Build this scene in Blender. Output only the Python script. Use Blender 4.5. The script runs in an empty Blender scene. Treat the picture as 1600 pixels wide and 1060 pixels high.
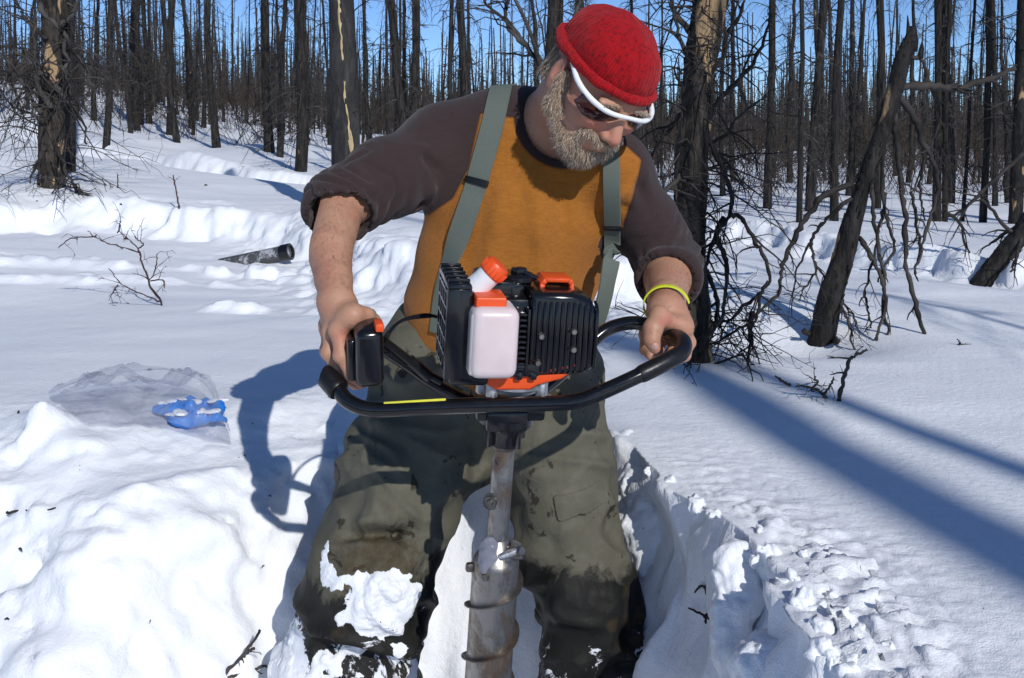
import bpy, bmesh, math, random
import numpy as np
from mathutils import Matrix, Vector

scene = bpy.context.scene
COL = scene.collection
R_ = math.radians

# ------------------------------------------------------------------ camera
CAM_Z, PITCH, FPX, V0 = 0.62, R_(2.0), 1560.0, 263.0     # the photo is the lower part of a larger frame: V0 is the row of its optical axis
cam_d = bpy.data.cameras.new("camera")
cam_d.sensor_width = 36.0
cam_d.lens = 36.0 * FPX / 1600.0
cam_d.shift_y = -(530.0 - V0) / 1600.0
cam_d.clip_start = 0.02
cam_d.clip_end = 3000
cam = bpy.data.objects.new("camera", cam_d)
COL.objects.link(cam)
cam.location = (0, 0, CAM_Z)
cam.rotation_euler = (math.pi / 2 - PITCH, 0, 0)
scene.camera = cam

# ------------------------------------------------------------------ sky, sun, exposure
SUN_EL, SUN_AZ = R_(32), R_(24)          # azimuth: degrees to the right of straight behind the camera
world = bpy.data.worlds.new("World")
scene.world = world
world.use_nodes = True
wn = world.node_tree
wn.nodes.clear()
w_out = wn.nodes.new("ShaderNodeOutputWorld")
w_bg = wn.nodes.new("ShaderNodeBackground")
w_sky = wn.nodes.new("ShaderNodeTexSky")
w_sky.sky_type = 'NISHITA'
w_sky.sun_disc = False
w_sky.sun_elevation = SUN_EL
sun_vec = Vector((math.sin(SUN_AZ) * math.cos(SUN_EL), -math.cos(SUN_AZ) * math.cos(SUN_EL), math.sin(SUN_EL)))
w_sky.sun_rotation = math.atan2(sun_vec.x, sun_vec.y)
w_sky.altitude = 300
w_sky.air_density = 0.6
w_sky.dust_density = 0.0
w_sky.ozone_density = 6.0
w_bg.inputs[1].default_value = 0.12
wn.links.new(w_sky.outputs[0], w_bg.inputs[0])
wn.links.new(w_bg.outputs[0], w_out.inputs[0])

sun_d = bpy.data.lights.new("sun", 'SUN')
sun_d.energy = 3.3
sun_d.angle = R_(0.53)
sun_d.color = (1.0, 0.985, 0.96)
sun = bpy.data.objects.new("sun", sun_d)
COL.objects.link(sun)
sun.rotation_euler = sun_vec.to_track_quat('Z', 'Y').to_euler()
sun.location = (4, -6, 8)

scene.view_settings.view_transform = 'Standard'
scene.view_settings.look = 'None'
scene.view_settings.exposure = 0.0
scene.view_settings.gamma = 1.0
scene.view_settings.use_curve_mapping = False
scene.render.engine = 'CYCLES'
scene.cycles.use_denoising = True
scene.cycles.max_bounces = 8
scene.cycles.diffuse_bounces = 4
scene.cycles.transparent_max_bounces = 12
scene.cycles.sample_clamp_indirect = 6

# ------------------------------------------------------------------ helpers: picture <-> place
CP, SP = math.cos(PITCH), math.sin(PITCH)
def ray(u, v):
    x, yd = (u - 800) / FPX, (v - V0) / FPX
    return np.array([x, CP - yd * SP, -SP - yd * CP])
def px(u, v, y):
    """the point seen at photo pixel (u, v) that lies y metres in front of the camera"""
    r = ray(u, v)
    return np.array([0, 0, CAM_Z]) + r * (y / r[1])

# ------------------------------------------------------------------ helpers: noise
def _hash(ix, iy, iz, seed):
    h = (ix.astype(np.uint32) * np.uint32(374761393) + iy.astype(np.uint32) * np.uint32(668265263)
         + iz.astype(np.uint32) * np.uint32(2147483647) + np.uint32((seed * 1274126177) & 0xffffffff))
    h = (h ^ (h >> np.uint32(13))) * np.uint32(1274126177)
    h = (h ^ (h >> np.uint32(16))) * np.uint32(2246822519)
    h = h ^ (h >> np.uint32(15))
    return h.astype(np.float32) * np.float32(2.0 / 4294967295.0) - 1.0
def noise3(P, seed=0):
    P = np.asarray(P, dtype=np.float32)
    f = np.floor(P)
    i = f.astype(np.int64)
    t = P - f
    t = t * t * t * (t * (t * 6 - 15) + 10)
    x0, y0, z0 = i[..., 0], i[..., 1], i[..., 2]
    tx, ty, tz = t[..., 0], t[..., 1], t[..., 2]
    def c(a, b, d):
        return _hash(x0 + a, y0 + b, z0 + d, seed)
    a = c(0, 0, 0) * (1 - tx) + c(1, 0, 0) * tx
    b = c(0, 1, 0) * (1 - tx) + c(1, 1, 0) * tx
    d = c(0, 0, 1) * (1 - tx) + c(1, 0, 1) * tx
    e = c(0, 1, 1) * (1 - tx) + c(1, 1, 1) * tx
    return (a * (1 - ty) + b * ty) * (1 - tz) + (d * (1 - ty) + e * ty) * tz
def fbm(P, seed=0, oct=4, lac=2.03, gain=0.5):
    P = np.asarray(P, dtype=np.float32)
    s, a, out = 1.0, 1.0, 0.0
    for k in range(oct):
        out = out + a * noise3(P * s + 17.3 * k, seed + k)
        s *= lac
        a *= gain
    return out
def sstep(a, b, x):
    t = np.clip((x - a) / (b - a), 0, 1)
    return t * t * (3 - 2 * t)
def xyz(x, y, z):
    return np.stack(np.broadcast_arrays(np.asarray(x, float), np.asarray(y, float), np.asarray(z, float)), -1)

# ------------------------------------------------------------------ helpers: meshes
def nrm(v):
    v = np.asarray(v, float)
    return v / (np.linalg.norm(v) + 1e-12)
def frames(pts):
    pts = np.asarray(pts, float)
    n = len(pts)
    T = np.zeros_like(pts)
    T[1:-1] = pts[2:] - pts[:-2]
    T[0] = pts[1] - pts[0]
    T[-1] = pts[-1] - pts[-2]
    T /= np.linalg.norm(T, axis=1, keepdims=True) + 1e-12
    a = np.array([0, 0, 1.0]) if abs(T[0][2]) < 0.9 else np.array([1.0, 0, 0])
    N = np.zeros_like(pts)
    N[0] = nrm(np.cross(T[0], a))
    for i in range(1, n):
        v = N[i - 1] - T[i] * np.dot(N[i - 1], T[i])
        N[i] = nrm(v)
    return T, N, np.cross(T, N)
def frames_quick(pts):
    T = np.empty_like(pts)
    T[1:-1] = pts[2:] - pts[:-2]
    T[0] = pts[1] - pts[0]
    T[-1] = pts[-1] - pts[-2]
    T /= np.sqrt((T * T).sum(1))[:, None] + 1e-12
    m = T.mean(0)
    a = np.zeros(3); a[np.argmin(np.abs(m))] = 1.0
    N = np.cross(T, a)
    N /= np.sqrt((N * N).sum(1))[:, None] + 1e-9
    return T, N, np.cross(T, N)
def spline(ctrl, n):
    """Catmull-Rom through the control points"""
    c = np.asarray(ctrl, float)
    c = np.vstack([2 * c[0] - c[1], c, 2 * c[-1] - c[-2]])
    m = len(c) - 3
    u = np.linspace(0, m - 1e-9, n)
    i = u.astype(int)
    t = (u - i)[:, None]
    p0, p1, p2, p3 = c[i], c[i + 1], c[i + 2], c[i + 3]
    return 0.5 * (2 * p1 + (p2 - p0) * t + (2 * p0 - 5 * p1 + 4 * p2 - p3) * t ** 2 + (3 * p1 - p0 - 3 * p2 + p3) * t ** 3)

class MB:
    """collects shapes and links them as ONE mesh object"""
    def __init__(self):
        self.V, self.Q, self.T, self.mq, self.mt, self.n = [], [], [], [], [], 0
    def add(self, V, Q=None, T=None, mi=0):
        V = np.asarray(V, float).reshape(-1, 3)
        if Q is not None and len(Q):
            Q = np.asarray(Q, int)
            self.Q.append(Q + self.n); self.mq.append(np.full(len(Q), mi))
        if T is not None and len(T):
            T = np.asarray(T, int)
            self.T.append(T + self.n); self.mt.append(np.full(len(T), mi))
        self.V.append(V)
        self.n += len(V)
        return self
    def tube(self, pts, rad, sides=8, caps=True, mi=0, flat=1.0, side=None, quick=False):
        pts = np.asarray(pts, float)
        n = len(pts)
        rad = np.broadcast_to(np.asarray(rad, float), (n,))
        T, N, B = frames_quick(pts) if quick else frames(pts)
        if side is not None:
            B = np.array([nrm(np.cross(t, side)) for t in T]); N = np.cross(B, T)
        a = np.arange(sides) * 2 * math.pi / sides
        ring = (np.cos(a)[None, :, None] * N[:, None, :] + flat * np.sin(a)[None, :, None] * B[:, None, :]) * rad[:, None, None]
        V = (pts[:, None, :] + ring).reshape(-1, 3)
        i = np.arange(n - 1)[:, None] * sides
        j = np.arange(sides)[None, :]
        k = (j + 1) % sides
        Q = np.stack([i + j, i + k, i + sides + k, i + sides + j], -1).reshape(-1, 4)
        T3 = []
        if caps:
            c0, c1 = len(V), len(V) + 1
            V = np.vstack([V, pts[0], pts[-1]])
            j = np.arange(sides); k = (j + 1) % sides
            T3 = np.vstack([np.stack([np.full(sides, c0), k, j], -1),
                            np.stack([np.full(sides, c1), (n - 1) * sides + j, (n - 1) * sides + k], -1)])
        return self.add(V, Q, T3, mi)
    def lathe(self, prof, sides=32, M=None, mi=0):
        """profile of (radius, height) turned about local z"""
        prof = np.asarray(prof, float)
        n = len(prof)
        a = np.arange(sides) * 2 * math.pi / sides
        V = np.stack([prof[:, 0][:, None] * np.cos(a), prof[:, 0][:, None] * np.sin(a),
                      np.broadcast_to(prof[:, 1][:, None], (n, sides))], -1).reshape(-1, 3)
        i = np.arange(n - 1)[:, None] * sides
        j = np.arange(sides)[None, :]
        k = (j + 1) % sides
        Q = np.stack([i + j, i + k, i + sides + k, i + sides + j], -1).reshape(-1, 4)
        return self.add(xf(V, M), Q, None, mi)
    def bm(self, bm_, M=None, mi=0):
        bm_.verts.index_update()
        V = np.array([v.co[:] for v in bm_.verts])
        Q = [[v.index for v in f.verts] for f in bm_.faces if len(f.verts) == 4]
        T = [[v.index for v in f.verts] for f in bm_.faces if len(f.verts) == 3]
        for f in bm_.faces:
            if len(f.verts) > 4:
                ids = [v.index for v in f.verts]
                T += [[ids[0], ids[q], ids[q + 1]] for q in range(1, len(ids) - 1)]
        bm_.free()
        return self.add(xf(V, M), Q, T, mi)
    def box(self, size, M=None, bevel=0.003, seg=2, mi=0, taper=None):
        b = bmesh.new()
        bmesh.ops.create_cube(b, size=1.0)
        for v in b.verts:
            if taper and v.co.z > 0:
                v.co.x *= taper[0]; v.co.y *= taper[1]
            v.co.x *= size[0]; v.co.y *= size[1]; v.co.z *= size[2]
        if bevel:
            bmesh.ops.bevel(b, geom=b.edges[:], offset=bevel, segments=seg, profile=0.5, affect='EDGES', clamp_overlap=True)
        return self.bm(b, M, mi)
    def prism(self, outline, depth, M=None, bevel=0.002, seg=2, mi=0):
        """flat outline in local xy, extruded along z from -depth/2 to depth/2"""
        b = bmesh.new()
        vs = [b.verts.new((x, y, -depth / 2)) for x, y in outline]
        f = b.faces.new(vs)
        r = bmesh.ops.extrude_face_region(b, geom=[f])
        for e in r['geom']:
            if isinstance(e, bmesh.types.BMVert):
                e.co.z += depth
        bmesh.ops.recalc_face_normals(b, faces=b.faces[:])
        if bevel:
            ed = [e for e in b.edges if abs(e.verts[0].co.z - e.verts[1].co.z) < 1e-6]
            bmesh.ops.bevel(b, geom=ed, offset=bevel, segments=seg, profile=0.5, affect='EDGES', clamp_overlap=True)
        bmesh.ops.triangulate(b, faces=[f for f in b.faces if len(f.verts) > 4])
        return self.bm(b, M, mi)
    def arrays(self):
        V = np.vstack(self.V)
        Q = np.vstack(self.Q) if self.Q else np.zeros((0, 4), int)
        T = np.vstack(self.T) if self.T else np.zeros((0, 3), int)
        return V, Q, T, np.concatenate(self.mq) if self.mq else np.zeros(0, int), np.concatenate(self.mt) if self.mt else np.zeros(0, int)
    def mesh(self, name, mats, angle=40):
        V, Q, T, mq, mt = self.arrays()
        return make_mesh(name, V, Q, T, np.concatenate([mq, mt]), mats, angle)
    def build(self, name, mats, parent=None, angle=40):
        return link(name, self.mesh(name, mats, angle), parent)

def make_mesh(name, V, Q, T=None, mi=None, mats=None, angle=None):
    Q = np.asarray(Q, np.int32).reshape(-1, 4)
    T = np.zeros((0, 3), np.int32) if T is None else np.asarray(T, np.int32).reshape(-1, 3)
    me = bpy.data.meshes.new(name)
    nv, nq, nt = len(V), len(Q), len(T)
    me.vertices.add(nv)
    me.vertices.foreach_set("co", np.ascontiguousarray(V, np.float32).ravel())
    me.loops.add(nq * 4 + nt * 3)
    me.loops.foreach_set("vertex_index", np.concatenate([Q.ravel(), T.ravel()]).astype(np.int32))
    me.polygons.add(nq + nt)
    ls = np.concatenate([np.arange(nq) * 4, nq * 4 + np.arange(nt) * 3]).astype(np.int32)
    me.polygons.foreach_set("loop_start", ls)
    if mi is not None and len(mi):
        me.polygons.foreach_set("material_index", np.asarray(mi, np.int32))
    me.update(calc_edges=True)
    me.validate()
    me.polygons.foreach_set("use_smooth", np.ones(len(me.polygons), dtype=bool))
    if angle is not None and angle < 180:
        me.set_sharp_from_angle(angle=R_(angle))
    if mats is not None:
        for m in (mats if isinstance(mats, (list, tuple)) else [mats]):
            me.materials.append(m)
    return me
def link(name, me, parent=None):
    o = bpy.data.objects.new(name, me)
    COL.objects.link(o)
    if parent is not None:
        o.parent = parent
        if parent.parent is None:
            o.matrix_parent_inverse = Matrix.LocRotScale(parent.location, parent.rotation_euler, parent.scale).inverted()
    return o
def xf(V, M):
    V = np.asarray(V, float)
    if M is None:
        return V
    M = np.array(M)
    return V @ M[:3, :3].T + M[:3, 3]
def mat4(loc, X=None, Y=None, Z=None):
    """matrix with the given local axes"""
    M = np.eye(4)
    if X is not None: M[:3, 0] = X
    if Y is not None: M[:3, 1] = Y
    if Z is not None: M[:3, 2] = Z
    M[:3, 3] = loc
    return M
def axis_mat(p, d, up=(0, 0, 1)):
    """local z along d"""
    z = nrm(d)
    u = np.array(up, float)
    if abs(np.dot(u, z)) > 0.95: u = np.array([0, 1.0, 0])
    x = nrm(np.cross(u, z))
    return mat4(p, x, np.cross(z, x), z)
def empty(name, loc, label, cat, group=None):
    o = bpy.data.objects.new(name, None)
    COL.objects.link(o)
    o.location = loc
    o.empty_display_size = 0.1
    return tag(o, label, cat, group)
def tag(o, label=None, cat=None, group=None, kind=None):
    if label: o["label"] = label
    if cat: o["category"] = cat
    if group: o["group"] = group
    if kind: o["kind"] = kind
    return o
def attr(me, name, vals):
    a = me.attributes.new(name, 'FLOAT', 'POINT')
    a.data.foreach_set("value", np.ascontiguousarray(vals, np.float32))

# ------------------------------------------------------------------ helpers: materials
class NT:
    def __init__(self, name):
        self.m = bpy.data.materials.new(name)
        self.m.use_nodes = True
        self.t = self.m.node_tree
        self.t.nodes.clear()
        self.out = self.n('OutputMaterial')
        self.b = self.n('BsdfPrincipled')
        self.l(self.b.outputs[0], self.out.inputs[0])
    def n(self, typ, **kw):
        nd = self.t.nodes.new('ShaderNode' + typ)
        for k, v in kw.items():
            setattr(nd, k, v)
        return nd
    def l(self, a, b):
        self.t.links.new(a, b)
    def set(self, **kw):
        for k, v in kw.items():
            s = self.b.inputs[k.replace('_', ' ')]
            if isinstance(v, (int, float)): s.default_value = v
            elif isinstance(v, tuple): s.default_value = v if len(v) == 4 or s.type == 'VECTOR' else (*v, 1)
            else: self.l(v, s)
        return self
    def coord(self, kind='Object', scale=None):
        c = self.n('TexCoord').outputs[kind]
        if scale is not None:
            mp = self.n('Mapping')
            mp.inputs['Scale'].default_value = scale if isinstance(scale, tuple) else (scale,) * 3
            self.l(c, mp.inputs[0])
            c = mp.outputs[0]
        return c
    def noise(self, scale=5, detail=4, rough=0.55, vec=None, dist=0.0):
        nd = self.n('TexNoise')
        nd.inputs['Scale'].default_value = scale
        nd.inputs['Detail'].default_value = detail
        nd.inputs['Roughness'].default_value = rough
        nd.inputs['Distortion'].default_value = dist
        self.l(vec if vec is not None else self.coord(), nd.inputs['Vector'])
        return nd.outputs['Fac']
    def voronoi(self, scale=5, vec=None, feature='F1'):
        nd = self.n('TexVoronoi', feature=feature)
        nd.inputs['Scale'].default_value = scale
        self.l(vec if vec is not None else self.coord(), nd.inputs['Vector'])
        return nd.outputs['Distance']
    def ramp(self, fac, stops, interp='LINEAR'):
        nd = self.n('ValToRGB')
        cr = nd.color_ramp
        cr.interpolation = interp
        while len(cr.elements) < len(stops): cr.elements.new(0.5)
        for e, (p, c) in zip(cr.elements, stops):
            e.position = p
            e.color = (c, c, c, 1) if isinstance(c, (int, float)) else (*c, 1)
        self.l(fac, nd.inputs[0])
        return nd.outputs[0]
    def mix(self, fac, a, b, mode='MIX'):
        nd = self.n('Mix', data_type='RGBA', blend_type=mode)
        for s, v in ((nd.inputs['Factor'], fac), (nd.inputs[6], a), (nd.inputs[7], b)):
            if isinstance(v, (int, float)): s.default_value = v
            elif isinstance(v, tuple): s.default_value = (*v, 1)
            else: self.l(v, s)
        return nd.outputs[2]
    def math(self, op, a, b=0.0, c=0.0, clamp=False):
        nd = self.n('Math', operation=op, use_clamp=clamp)
        for s, v in zip(nd.inputs, (a, b, c)):
            if isinstance(v, (int, float)): s.default_value = v
            else: self.l(v, s)
        return nd.outputs[0]
    def attr(self, name):
        return self.n('Attribute', attribute_name=name).outputs['Fac']
    def bump(self, h, strength=0.3, dist=0.01, normal=None):
        nd = self.n('Bump')
        nd.inputs['Strength'].default_value = strength
        nd.inputs['Distance'].default_value = dist
        self.l(h, nd.inputs['Height'])
        if normal is not None: self.l(normal, nd.inputs['Normal'])
        self.l(nd.outputs[0], self.b.inputs['Normal'])
        return nd.outputs[0]
# ================================================================== snow ground
def poly_sd(x, y, poly):
    """signed distance to a closed polygon, negative inside"""
    d = np.full(x.shape, 1e9)
    ins = np.zeros(x.shape, bool)
    n = len(poly)
    for i in range(n):
        ax, ay = poly[i]; bx, by = poly[(i + 1) % n]
        ex, ey = bx - ax, by - ay
        t = np.clip(((x - ax) * ex + (y - ay) * ey) / (ex * ex + ey * ey), 0, 1)
        d = np.minimum(d, (x - ax - t * ex) ** 2 + (y - ay - t * ey) ** 2)
        c = ((ay > y) != (by > y)) & (x < (bx - ax) * (y - ay) / (by - ay + 1e-12) + ax)
        ins ^= c
    d = np.sqrt(d)
    return np.where(ins, -d, d)
def line_sd(x, y, pts):
    """distance to a polyline, positive on its far (larger y) side"""
    best = np.full(x.shape, 1e9); sg = np.ones(x.shape)
    for (ax, ay), (bx, by) in zip(pts[:-1], pts[1:]):
        ex, ey = bx - ax, by - ay
        t = np.clip(((x - ax) * ex + (y - ay) * ey) / (ex * ex + ey * ey), 0, 1)
        d = (x - ax - t * ex) ** 2 + (y - ay - t * ey) ** 2
        cr = ex * (y - ay) - ey * (x - ax)
        u = d < best
        best = np.where(u, d, best); sg = np.where(u, np.sign(cr), sg)
    return np.sqrt(best) * sg

FLOOR_Z = -0.66
TRENCH = [(-3.2, 2.02), (-1.9, 1.96), (-1.014, 1.925), (-0.733, 1.858), (-0.571, 1.969), (-0.375, 2.12), (-0.19, 2.03), (0.05, 2.02), (0.196, 2.13), (0.273, 1.88), (0.332, 1.659), (0.392, 1.393), (0.375, 1.149), (0.444, 0.639), (0.55, -0.5), (0.3, -1.6), (-1.4, -1.8), (-3.2, -1.0)]
TRAIL_R = [(0.769, 7.549), (1.411, 6.334), (1.841, 5.282), (2.314, 4.395), (3.8, 3.5), (6, 1.875)]
TRAIL_L = [(-16.099999999999998, 17.55), (-8.625, 14.559999999999999), (-3.574, 9.828), (-2.259, 8.535), (-0.936, 7.836), (0.704, 6.834)]
BERM = [(-6, 6.9), (-2.969, 5.661), (-2.289, 5.88), (-1.696, 5.715), (-1.25, 5.45), (-0.96, 4.95), (-0.62, 4.1), (0.0, 3.461), (0.425, 3.846), (1.018, 5.276)]

def ground_parts(x, y):
    P = xyz(x, y, 0 * x)
    # long rolls of the drift
    z = 0.030 * noise3(P * 0.55, 3) + 0.016 * noise3(P * 1.7, 4)
    near = sstep(0.9, 3.0, np.hypot(x, y - 1.5))
    z = z * (0.35 + 0.65 * near) + 0.004 * noise3(P * np.array([3.0, 7.0, 1]), 5)
    far = sstep(6, 16, y)
    z = z + far * 0.12 * noise3(P * 0.25, 6)
    # the rise on the left
    sp = np.log1p(np.exp(np.clip((-x - 2.0) * 1.6, -30, 30))) / 1.6
    yl = np.clip(y - 2.5, 0, 22)
    rise = 0.154 * np.minimum(sp, 12) * sstep(2.6, 8.5, y) + 0.012 * yl / (1 + np.exp(np.clip(x + 0.8, -30, 30) * 1.5))
    z = z + rise
    z = z - 0.05 * sstep(3, 10, y) * sstep(0, 3, x)
    # broken step of the old trench behind, its face towards the camera
    s = line_sd(x, y, BERM)
    s = s + 0.10 * noise3(P * 2.3, 8) + 0.05 * noise3(P * 6.0, 9)
    hb = 0.15 * sstep(-3.9, -2.9, x) * (1 - sstep(0.2, 1.0, x))
    st = sstep(-0.20, 0.03, s)
    lump = fbm(P * np.array([4.5, 4.5, 1]), 10, 4)
    z = z + hb * (st - 0.25 * sstep(0.6, 0.0, np.abs(s + 0.25)))
    rub = np.exp(-((s + 0.12) / 0.30) ** 2) * sstep(-3.9, -3.0, x) * (1 - sstep(0.4, 1.2, x))
    z = z + rub * (0.040 * np.abs(lump) + 0.012 * noise3(P * 17, 11))
    # trodden trails
    for tr, dep, sd in ((TRAIL_R, 0.11, 21), (TRAIL_L, 0.22, 25)):
        t = line_sd(x, y, tr) + 0.05 * noise3(P * 3.1, sd)
        far_bank = sstep(0.0, 0.10 if sd == 21 else 0.22, t)
        near_bank = 1 - sstep(-0.75, -0.1, t)
        g = 1 - np.maximum(far_bank, near_bank)
        g = np.where(t < 0, 1 - near_bank, 1 - far_bank)
        z = z - dep * g
        rr = np.exp(-((t - 0.06) / 0.16) ** 2)
        z = z + rr * (0.035 * np.abs(fbm(P * 7.0, sd + 2, 3)) + 0.02)
    # soft snow plates and clods at left
    for cx, cy, rx, ry, hh in ((-0.952, 3.538, 0.17, 0.06, 0.03), (-0.85, 4.309, 0.22, 0.05, 0.02), (-2.208, 4.507, 0.8, 0.10, 0.025), (-1.062, 4.452, 0.28, 0.05, 0.035), (-2.039, 4.177, 0.9, 0.08, 0.02)):
        q = ((x - cx) / rx) ** 2 + ((y - cy) / ry) ** 2
        z = z + hh * sstep(1.3, 0.2, q + 0.6 * noise3(P * 9, 31)) * (1 + 0.5 * noise3(P * 25, 32))
    # wells melted round the two near trunks
    for cx, cy, rr, dd in ((0.936, 3.03, 0.22, 0.09), (0.613, 3.207, 0.22, 0.05), (-2.672, 5.715, 0.3, 0.05)):
        z = z - dd * np.exp(-((x - cx + 0.06) ** 2 + (y - cy - 0.03) ** 2) / rr ** 2)
    return z
def wall_width(x, y):
    w = 0.58 + (0.20 - 0.58) * sstep(-0.75, -0.1, x)
    w = w + (0.36 - w) * sstep(0.05, 0.2, x)
    wr = 0.085
    return w + (wr - w) * sstep(1.95, 1.68, y) * sstep(0.0, 0.2, x)
def ground(x, y, fine=True):
    """height of the snow at (x, y), arrays"""
    P = xyz(x, y, 0 * x)
    z = ground_parts(x, y)
    d = poly_sd(x, y, TRENCH)
    right = sstep(0.0, 0.25, x)
    d = d + 0.030 * noise3(P * 4.2, 41) + right * (0.022 * noise3(P * 7, 42) + 0.006 * noise3(P * 24, 43)) + (1 - right) * 0.05 * noise3(P * 3.0, 44)
    w = wall_width(x, y)
    t = np.clip(-d / w, 0, 1)
    soft = 1 - right * sstep(1.95, 1.7, y)
    prof = t * (1 - soft) + soft * (0.45 * t + 0.55 * (t * t * (3 - 2 * t)))
    wall = sstep(0.0, 0.12, t) * (1 - sstep(0.9, 1.0, t))
    z = z * (1 - prof) + FLOOR_Z * prof
    L = (1 - right)
    # lumps on the shovelled bank
    z = z + wall * L * (0.034 * noise3(P * 3.2, 51) + 0.014 * fbm(P * 8.5, 52, 4) + 0.012 * (0.5 - np.abs(noise3(P * np.array([5.0, 11.0, 1]), 57))) + 0.007 * np.abs(fbm(P * 26, 53, 3)))
    z = z + wall * soft * right * (0.05 * noise3(P * 7.0, 54) + 0.02 * noise3(P * 17, 55))
    # a shelf left in the bank
    z = z + 0.04 * np.exp(-((d + 0.30) / 0.07) ** 2) * sstep(-0.35, -0.6, x) * (0.6 + 0.4 * noise3(P * 6, 56))
    # rounded trampled shoulder on the left, crusty shoulder on the right
    z = z - L * 0.05 * np.exp(-(d / 0.16) ** 2)
    out = sstep(0.0, 0.055, d)
    cr = right * out * np.exp(-(d / 0.16) ** 2) * sstep(2.15, 1.55, y + 0.15 * noise3(P * 3, 60)) * (0.5 + 0.8 * sstep(1.85, 1.15, y))
    crust = np.abs(noise3(P * np.array([24.0, 44.0, 1]), 61)) + 0.6 * np.abs(noise3(P * np.array([60.0, 90.0, 1]), 62))
    z = z + cr * (0.020 * crust - 0.008) 
    tl = L * out * np.exp(-(d / 0.35) ** 2)
    z = z + tl * (0.007 * noise3(P * 7, 63) + 0.007 * np.abs(fbm(P * 24, 64, 3)))
    # heaped loose snow at far left of the shoulder
    for cx, cy, rr, hh in ((-0.97, 2.03, 0.045, 0.05), (-0.963, 2.102, 0.13, 0.03), (-0.869, 1.991, 0.05, 0.03)):
        z = z + hh * np.exp(-((x - cx) ** 2 + (y - cy) ** 2) / rr ** 2) * (1 + 0.4 * noise3(P * 14, 65))
    fl = sstep(0.85, 1.0, t)
    z = z + fl * (0.05 * noise3(P * 3.4, 71) + 0.02 * noise3(P * 11, 72))
    return z, d, wall
def gz(x, y):
    z, _, _ = ground(np.array([float(x)]), np.array([float(y)]))
    return float(z[0])
def gpx(u, v, ymax=80):
    """the point of the snow seen at photo pixel (u, v)"""
    r = ray(u, v)
    ys = np.concatenate([np.arange(0.9, 3, 0.01), np.arange(3, 12, 0.03), np.arange(12, ymax, 0.2)])
    k = ys / r[1]
    X, Z = r[0] * k, CAM_Z + r[2] * k
    g, _, _ = ground(X, ys)
    hit = np.nonzero(Z <= g)[0]
    i = hit[0] if len(hit) else len(ys) - 1
    return np.array([X[i], ys[i], g[i]])

def snow_material():
    n = NT("snow")
    c = n.coord()
    grain = n.noise(420, 2, 0.6, c)
    clump = n.noise(70, 3, 0.6, c)
    soft = n.noise(9, 3, 0.5, c)
    h = n.math('ADD', n.math('MULTIPLY', grain, 0.35), n.math('ADD', n.math('MULTIPLY', clump, 0.8), n.math('MULTIPLY', soft, 1.4)))
    n.bump(h, 0.38, 0.012)
    col = n.ramp(n.noise(2.2, 4, 0.6, c), [(0.3, (0.84, 0.86, 0.89)), (0.7, (0.90, 0.91, 0.92))])
    n.set(Base_Color=col, Roughness=0.62, Specular_IOR_Level=0.35, Subsurface_Weight=0.12, Subsurface_Scale=0.02)
    n.b.inputs['Subsurface Radius'].default_value = (0.9, 1.0, 1.2)
    return n.m
M_SNOW = snow_material()

def axis_grid(segs):
    out = [segs[0][0]]
    for a, b, s0, s1 in segs:
        x = a
        while x < b - 1e-9:
            f = (x - a) / (b - a)
            x += s0 * (s1 / s0) ** f
            out.append(min(x, b))
    return np.unique(np.round(out, 5))
gx = axis_grid([(-240, -20, 16, 0.9), (-20, -4, 0.9, 0.06), (-4, -1.4, 0.06, 0.014), (-1.4, 0.10, 0.011, 0.009), (0.10, 0.56, 0.0045, 0.0045),
                (0.56, 1.2, 0.007, 0.014), (1.2, 5, 0.014, 0.06), (5, 22, 0.06, 0.9), (22, 240, 0.9, 16)])
gy = axis_grid([(-60, -6, 8, 0.5), (-6, 0.8, 0.5, 0.03), (0.8, 1.3, 0.014, 0.008), (1.3, 2.45, 0.008, 0.008), (2.45, 3.6, 0.010, 0.018), (3.6, 7.5, 0.018, 0.032),
                (7.5, 13, 0.032, 0.10), (13, 40, 0.10, 1.2), (40, 420, 1.2, 30)])
GX, GY = np.meshgrid(gx, gy, indexing='ij')
GZ, GD, GW = ground(GX, GY)
P0 = xyz(GX, GY, GZ)
# push the steep walls about sideways so that they are rough, not combed
hw = GW * sstep(-0.15, 0.1, GX) * (0.10 + 0.90 * sstep(1.2, 1.6, GY))
ox = hw * (0.045 * noise3(P0 * 7, 81) + 0.022 * noise3(P0 * 17, 82) + 0.008 * noise3(P0 * 45, 85))
oy = hw * (0.030 * noise3(P0 * 9, 83) + 0.016 * noise3(P0 * 22, 84))
P0[..., 0] += ox
P0[..., 1] += oy
ddx = np.gradient(P0, axis=0); ddy = np.gradient(P0, axis=1)
NN = np.cross(ddx, ddy); NN /= np.linalg.norm(NN, axis=-1, keepdims=True) + 1e-12
steep = sstep(0.93, 0.62, NN[..., 2]) * (1 - hw) * sstep(14, 9, GY) * sstep(-9, -6, GX)
am = steep * (0.026 * fbm(P0 * 8, 86, 4) + 0.012 * noise3(P0 * 24, 87))
P0 += NN * am[..., None]
ni, nj = GX.shape
idx = np.arange(ni * nj).reshape(ni, nj)
Qg = np.stack([idx[:-1, :-1], idx[1:, :-1], idx[1:, 1:], idx[:-1, 1:]], -1).reshape(-1, 4)
snow = link("snow_ground", make_mesh("snow_ground", P0.reshape(-1, 3), Qg, None, None, M_SNOW))
tag(snow, kind="structure")
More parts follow.
